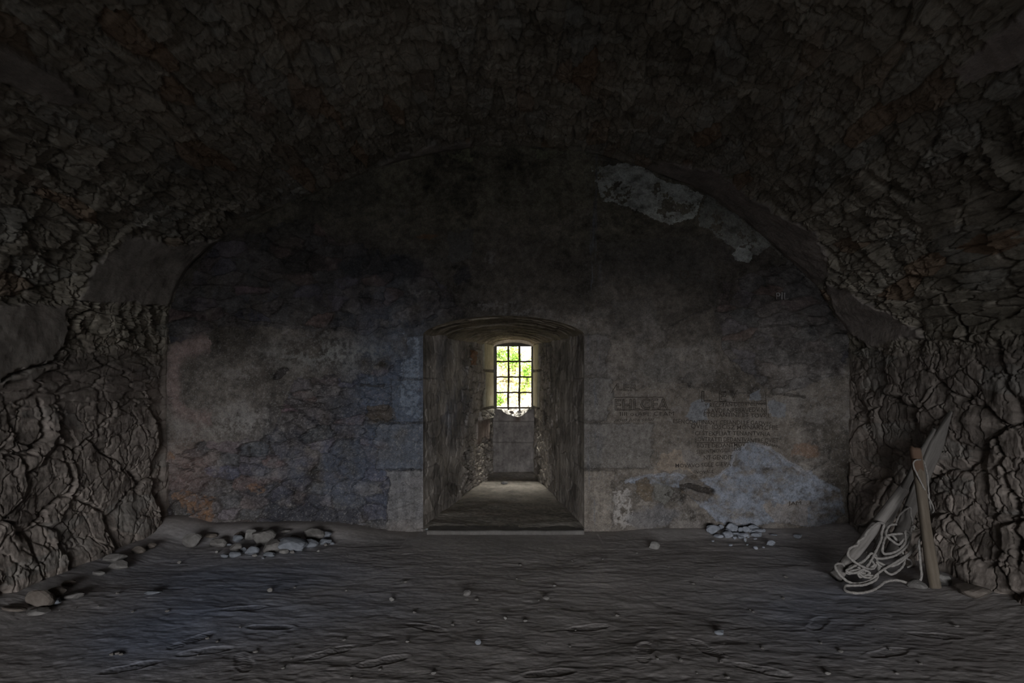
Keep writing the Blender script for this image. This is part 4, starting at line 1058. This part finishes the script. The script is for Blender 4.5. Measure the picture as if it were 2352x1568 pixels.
# ------------------------------------------------------------------ outside the window: sunlit bank with ivy
xo = np.linspace(-4.5, 4.5, 300); to = np.linspace(0, 1, 260); Xo, To = np.meshgrid(xo, to, indexing='ij')
fo = fbm(Xo * 1.2, To * 5, 801, 5); ho, jo, ao, bo, co_ = slabs(To * 5.2, Xo, .22, .38, 811, .35, .6)
Zo = .6 + To * 5.0; Yo = 13.2 + To * 2.2 - .18 * fo - .06 * ho + .05 * jo
co2 = np.array([.72, .70, .66]) * (1 + .3 * fo + .3 * (ao - .5))[..., None]
co2 = mix(co2, jo * .6, (.30, .25, .19)); co2 = mix(co2, sstep(.55, .8, bo) * .5, (.62, .47, .40))
co2 = mix(co2, sstep(.05, .3, fbm(Xo * 3, To * 14, 821, 5)) * .6, (.42, .46, .20))
tag(grid_obj('stone_bank', Xo, Yo, Zo, M_OUT, co2), 'bright sunlit stony bank seen through the barred window', 'bank')
xg = np.linspace(-4.5, 4.5, 80); yg = np.linspace(11.3, 13.5, 30); Xg, Yg = np.meshgrid(xg, yg, indexing='ij')
Zg = .55 + .06 * fbm(Xg * 2, Yg * 2, 831, 4)
tag(grid_obj('ground_outside', Xg, Yg, Zg, M_OUT, np.ones(Xg.shape + (3,)) * np.array([.50, .46, .34])), 'pale grassy ground outside the window', 'ground', kind='structure')
M_LEAF = mat_noise('ivy_leaf', (.085, .22, .020), (.32, .52, .10), 5, bump=0, rough=.6)
M_LEAF2 = mat_noise('dry_grass_leaf', (.45, .38, .20), (.50, .55, .20), 5, bump=0, rough=.7)
M_STEM = mat_noise('ivy_stem', (.10, .07, .04), (.18, .12, .07), 20)
def plant(name, px, py, rx, rz, n, seed, mat, label, cat, size=.035):
    rnd = random.Random(seed); c = P(px, py, 13.6)
    # bank surface distance at this height
    def bank_y(x, z):
        t = (z - .6) / 5.0; i = min(max(int((x + 4.5) / 9 * 299), 0), 299); j = min(max(int(t * 259), 0), 259)
        return Yo[i, j]
    root = bpy.data.objects.new(name, None); COL.objects.link(root); root.location = (c.x, bank_y(c.x, c.z), c.z - rz)
    tag(root, label, cat)
    bm = bmesh.new()
    for i in range(n):
        a = rnd.gauss(0, .5) * rx; b = rnd.gauss(0, .5) * rz; x, z = c.x + a, c.z + b
        y = bank_y(x, z) - abs(rnd.gauss(.03, .09)); s = size * rnd.uniform(.5, 1.2)
        M = Matrix.Translation(Vector((x, y, z)) - root.location) @ Matrix.Rotation(rnd.uniform(0, 6.28), 4, 'Z') @ Matrix.Rotation(rnd.uniform(.3, 1.5), 4, 'X') @ Matrix.Rotation(rnd.uniform(0, 6.28), 4, 'Z')
        pts = [(0, 0, 0), (.55, .35, .08), (.4, 1.0, .02), (0, 1.5, -.12), (-.4, 1.0, .02), (-.55, .35, .08)]
        vs = [bm.verts.new(M @ Vector((p[0] * s, p[1] * s, p[2] * s))) for p in pts]
        bm.faces.new((vs[0], vs[1], vs[2], vs[3])); bm.faces.new((vs[0], vs[3], vs[4], vs[5]))
    bm_obj('foliage', bm, mat, root)
    bm = bmesh.new()
    for i in range(5):
        pts = []
        for k in range(7):
            z = c.z - rz + 2 * rz * k / 6; x = c.x + (i - 2) * rx * .25 * (k / 6 + .2) + rnd.uniform(-.02, .02)
            pts.append(Vector((x, bank_y(x, z) - .02, z)) - root.location)
        tube(bm, pts, .005, 5)
    bm_obj('stem', bm, M_STEM, root)
plant('ivy_bush', 1180, 822, .22, .34, 520, 1, M_LEAF, 'dark green ivy seen through the upper middle panes', 'ivy')
plant('ivy_bush', 1212, 855, .17, .26, 380, 2, M_LEAF, 'green ivy seen through the right-hand panes', 'ivy')
plant('ivy_bush', 1150, 815, .16, .26, 280, 3, M_LEAF, 'light green ivy seen through the upper left panes', 'ivy')
plant('ivy_bush', 1148, 918, .16, .20, 240, 4, M_LEAF, 'low green ivy seen through the lower left pane', 'ivy')
plant('ivy_bush', 1205, 892, .12, .10, 110, 5, M_LEAF, 'small ivy tuft seen through the third pane on the right', 'ivy')
plant('grass_tuft', 1185, 900, .40, .36, 520, 6, M_LEAF2, 'dry pale grasses in the middle of the sunlit bank', 'grass', .03)
plant('grass_tuft', 1160, 860, .25, .25, 260, 7, M_LEAF2, 'yellowish grasses on the left of the sunlit bank', 'grass', .03)
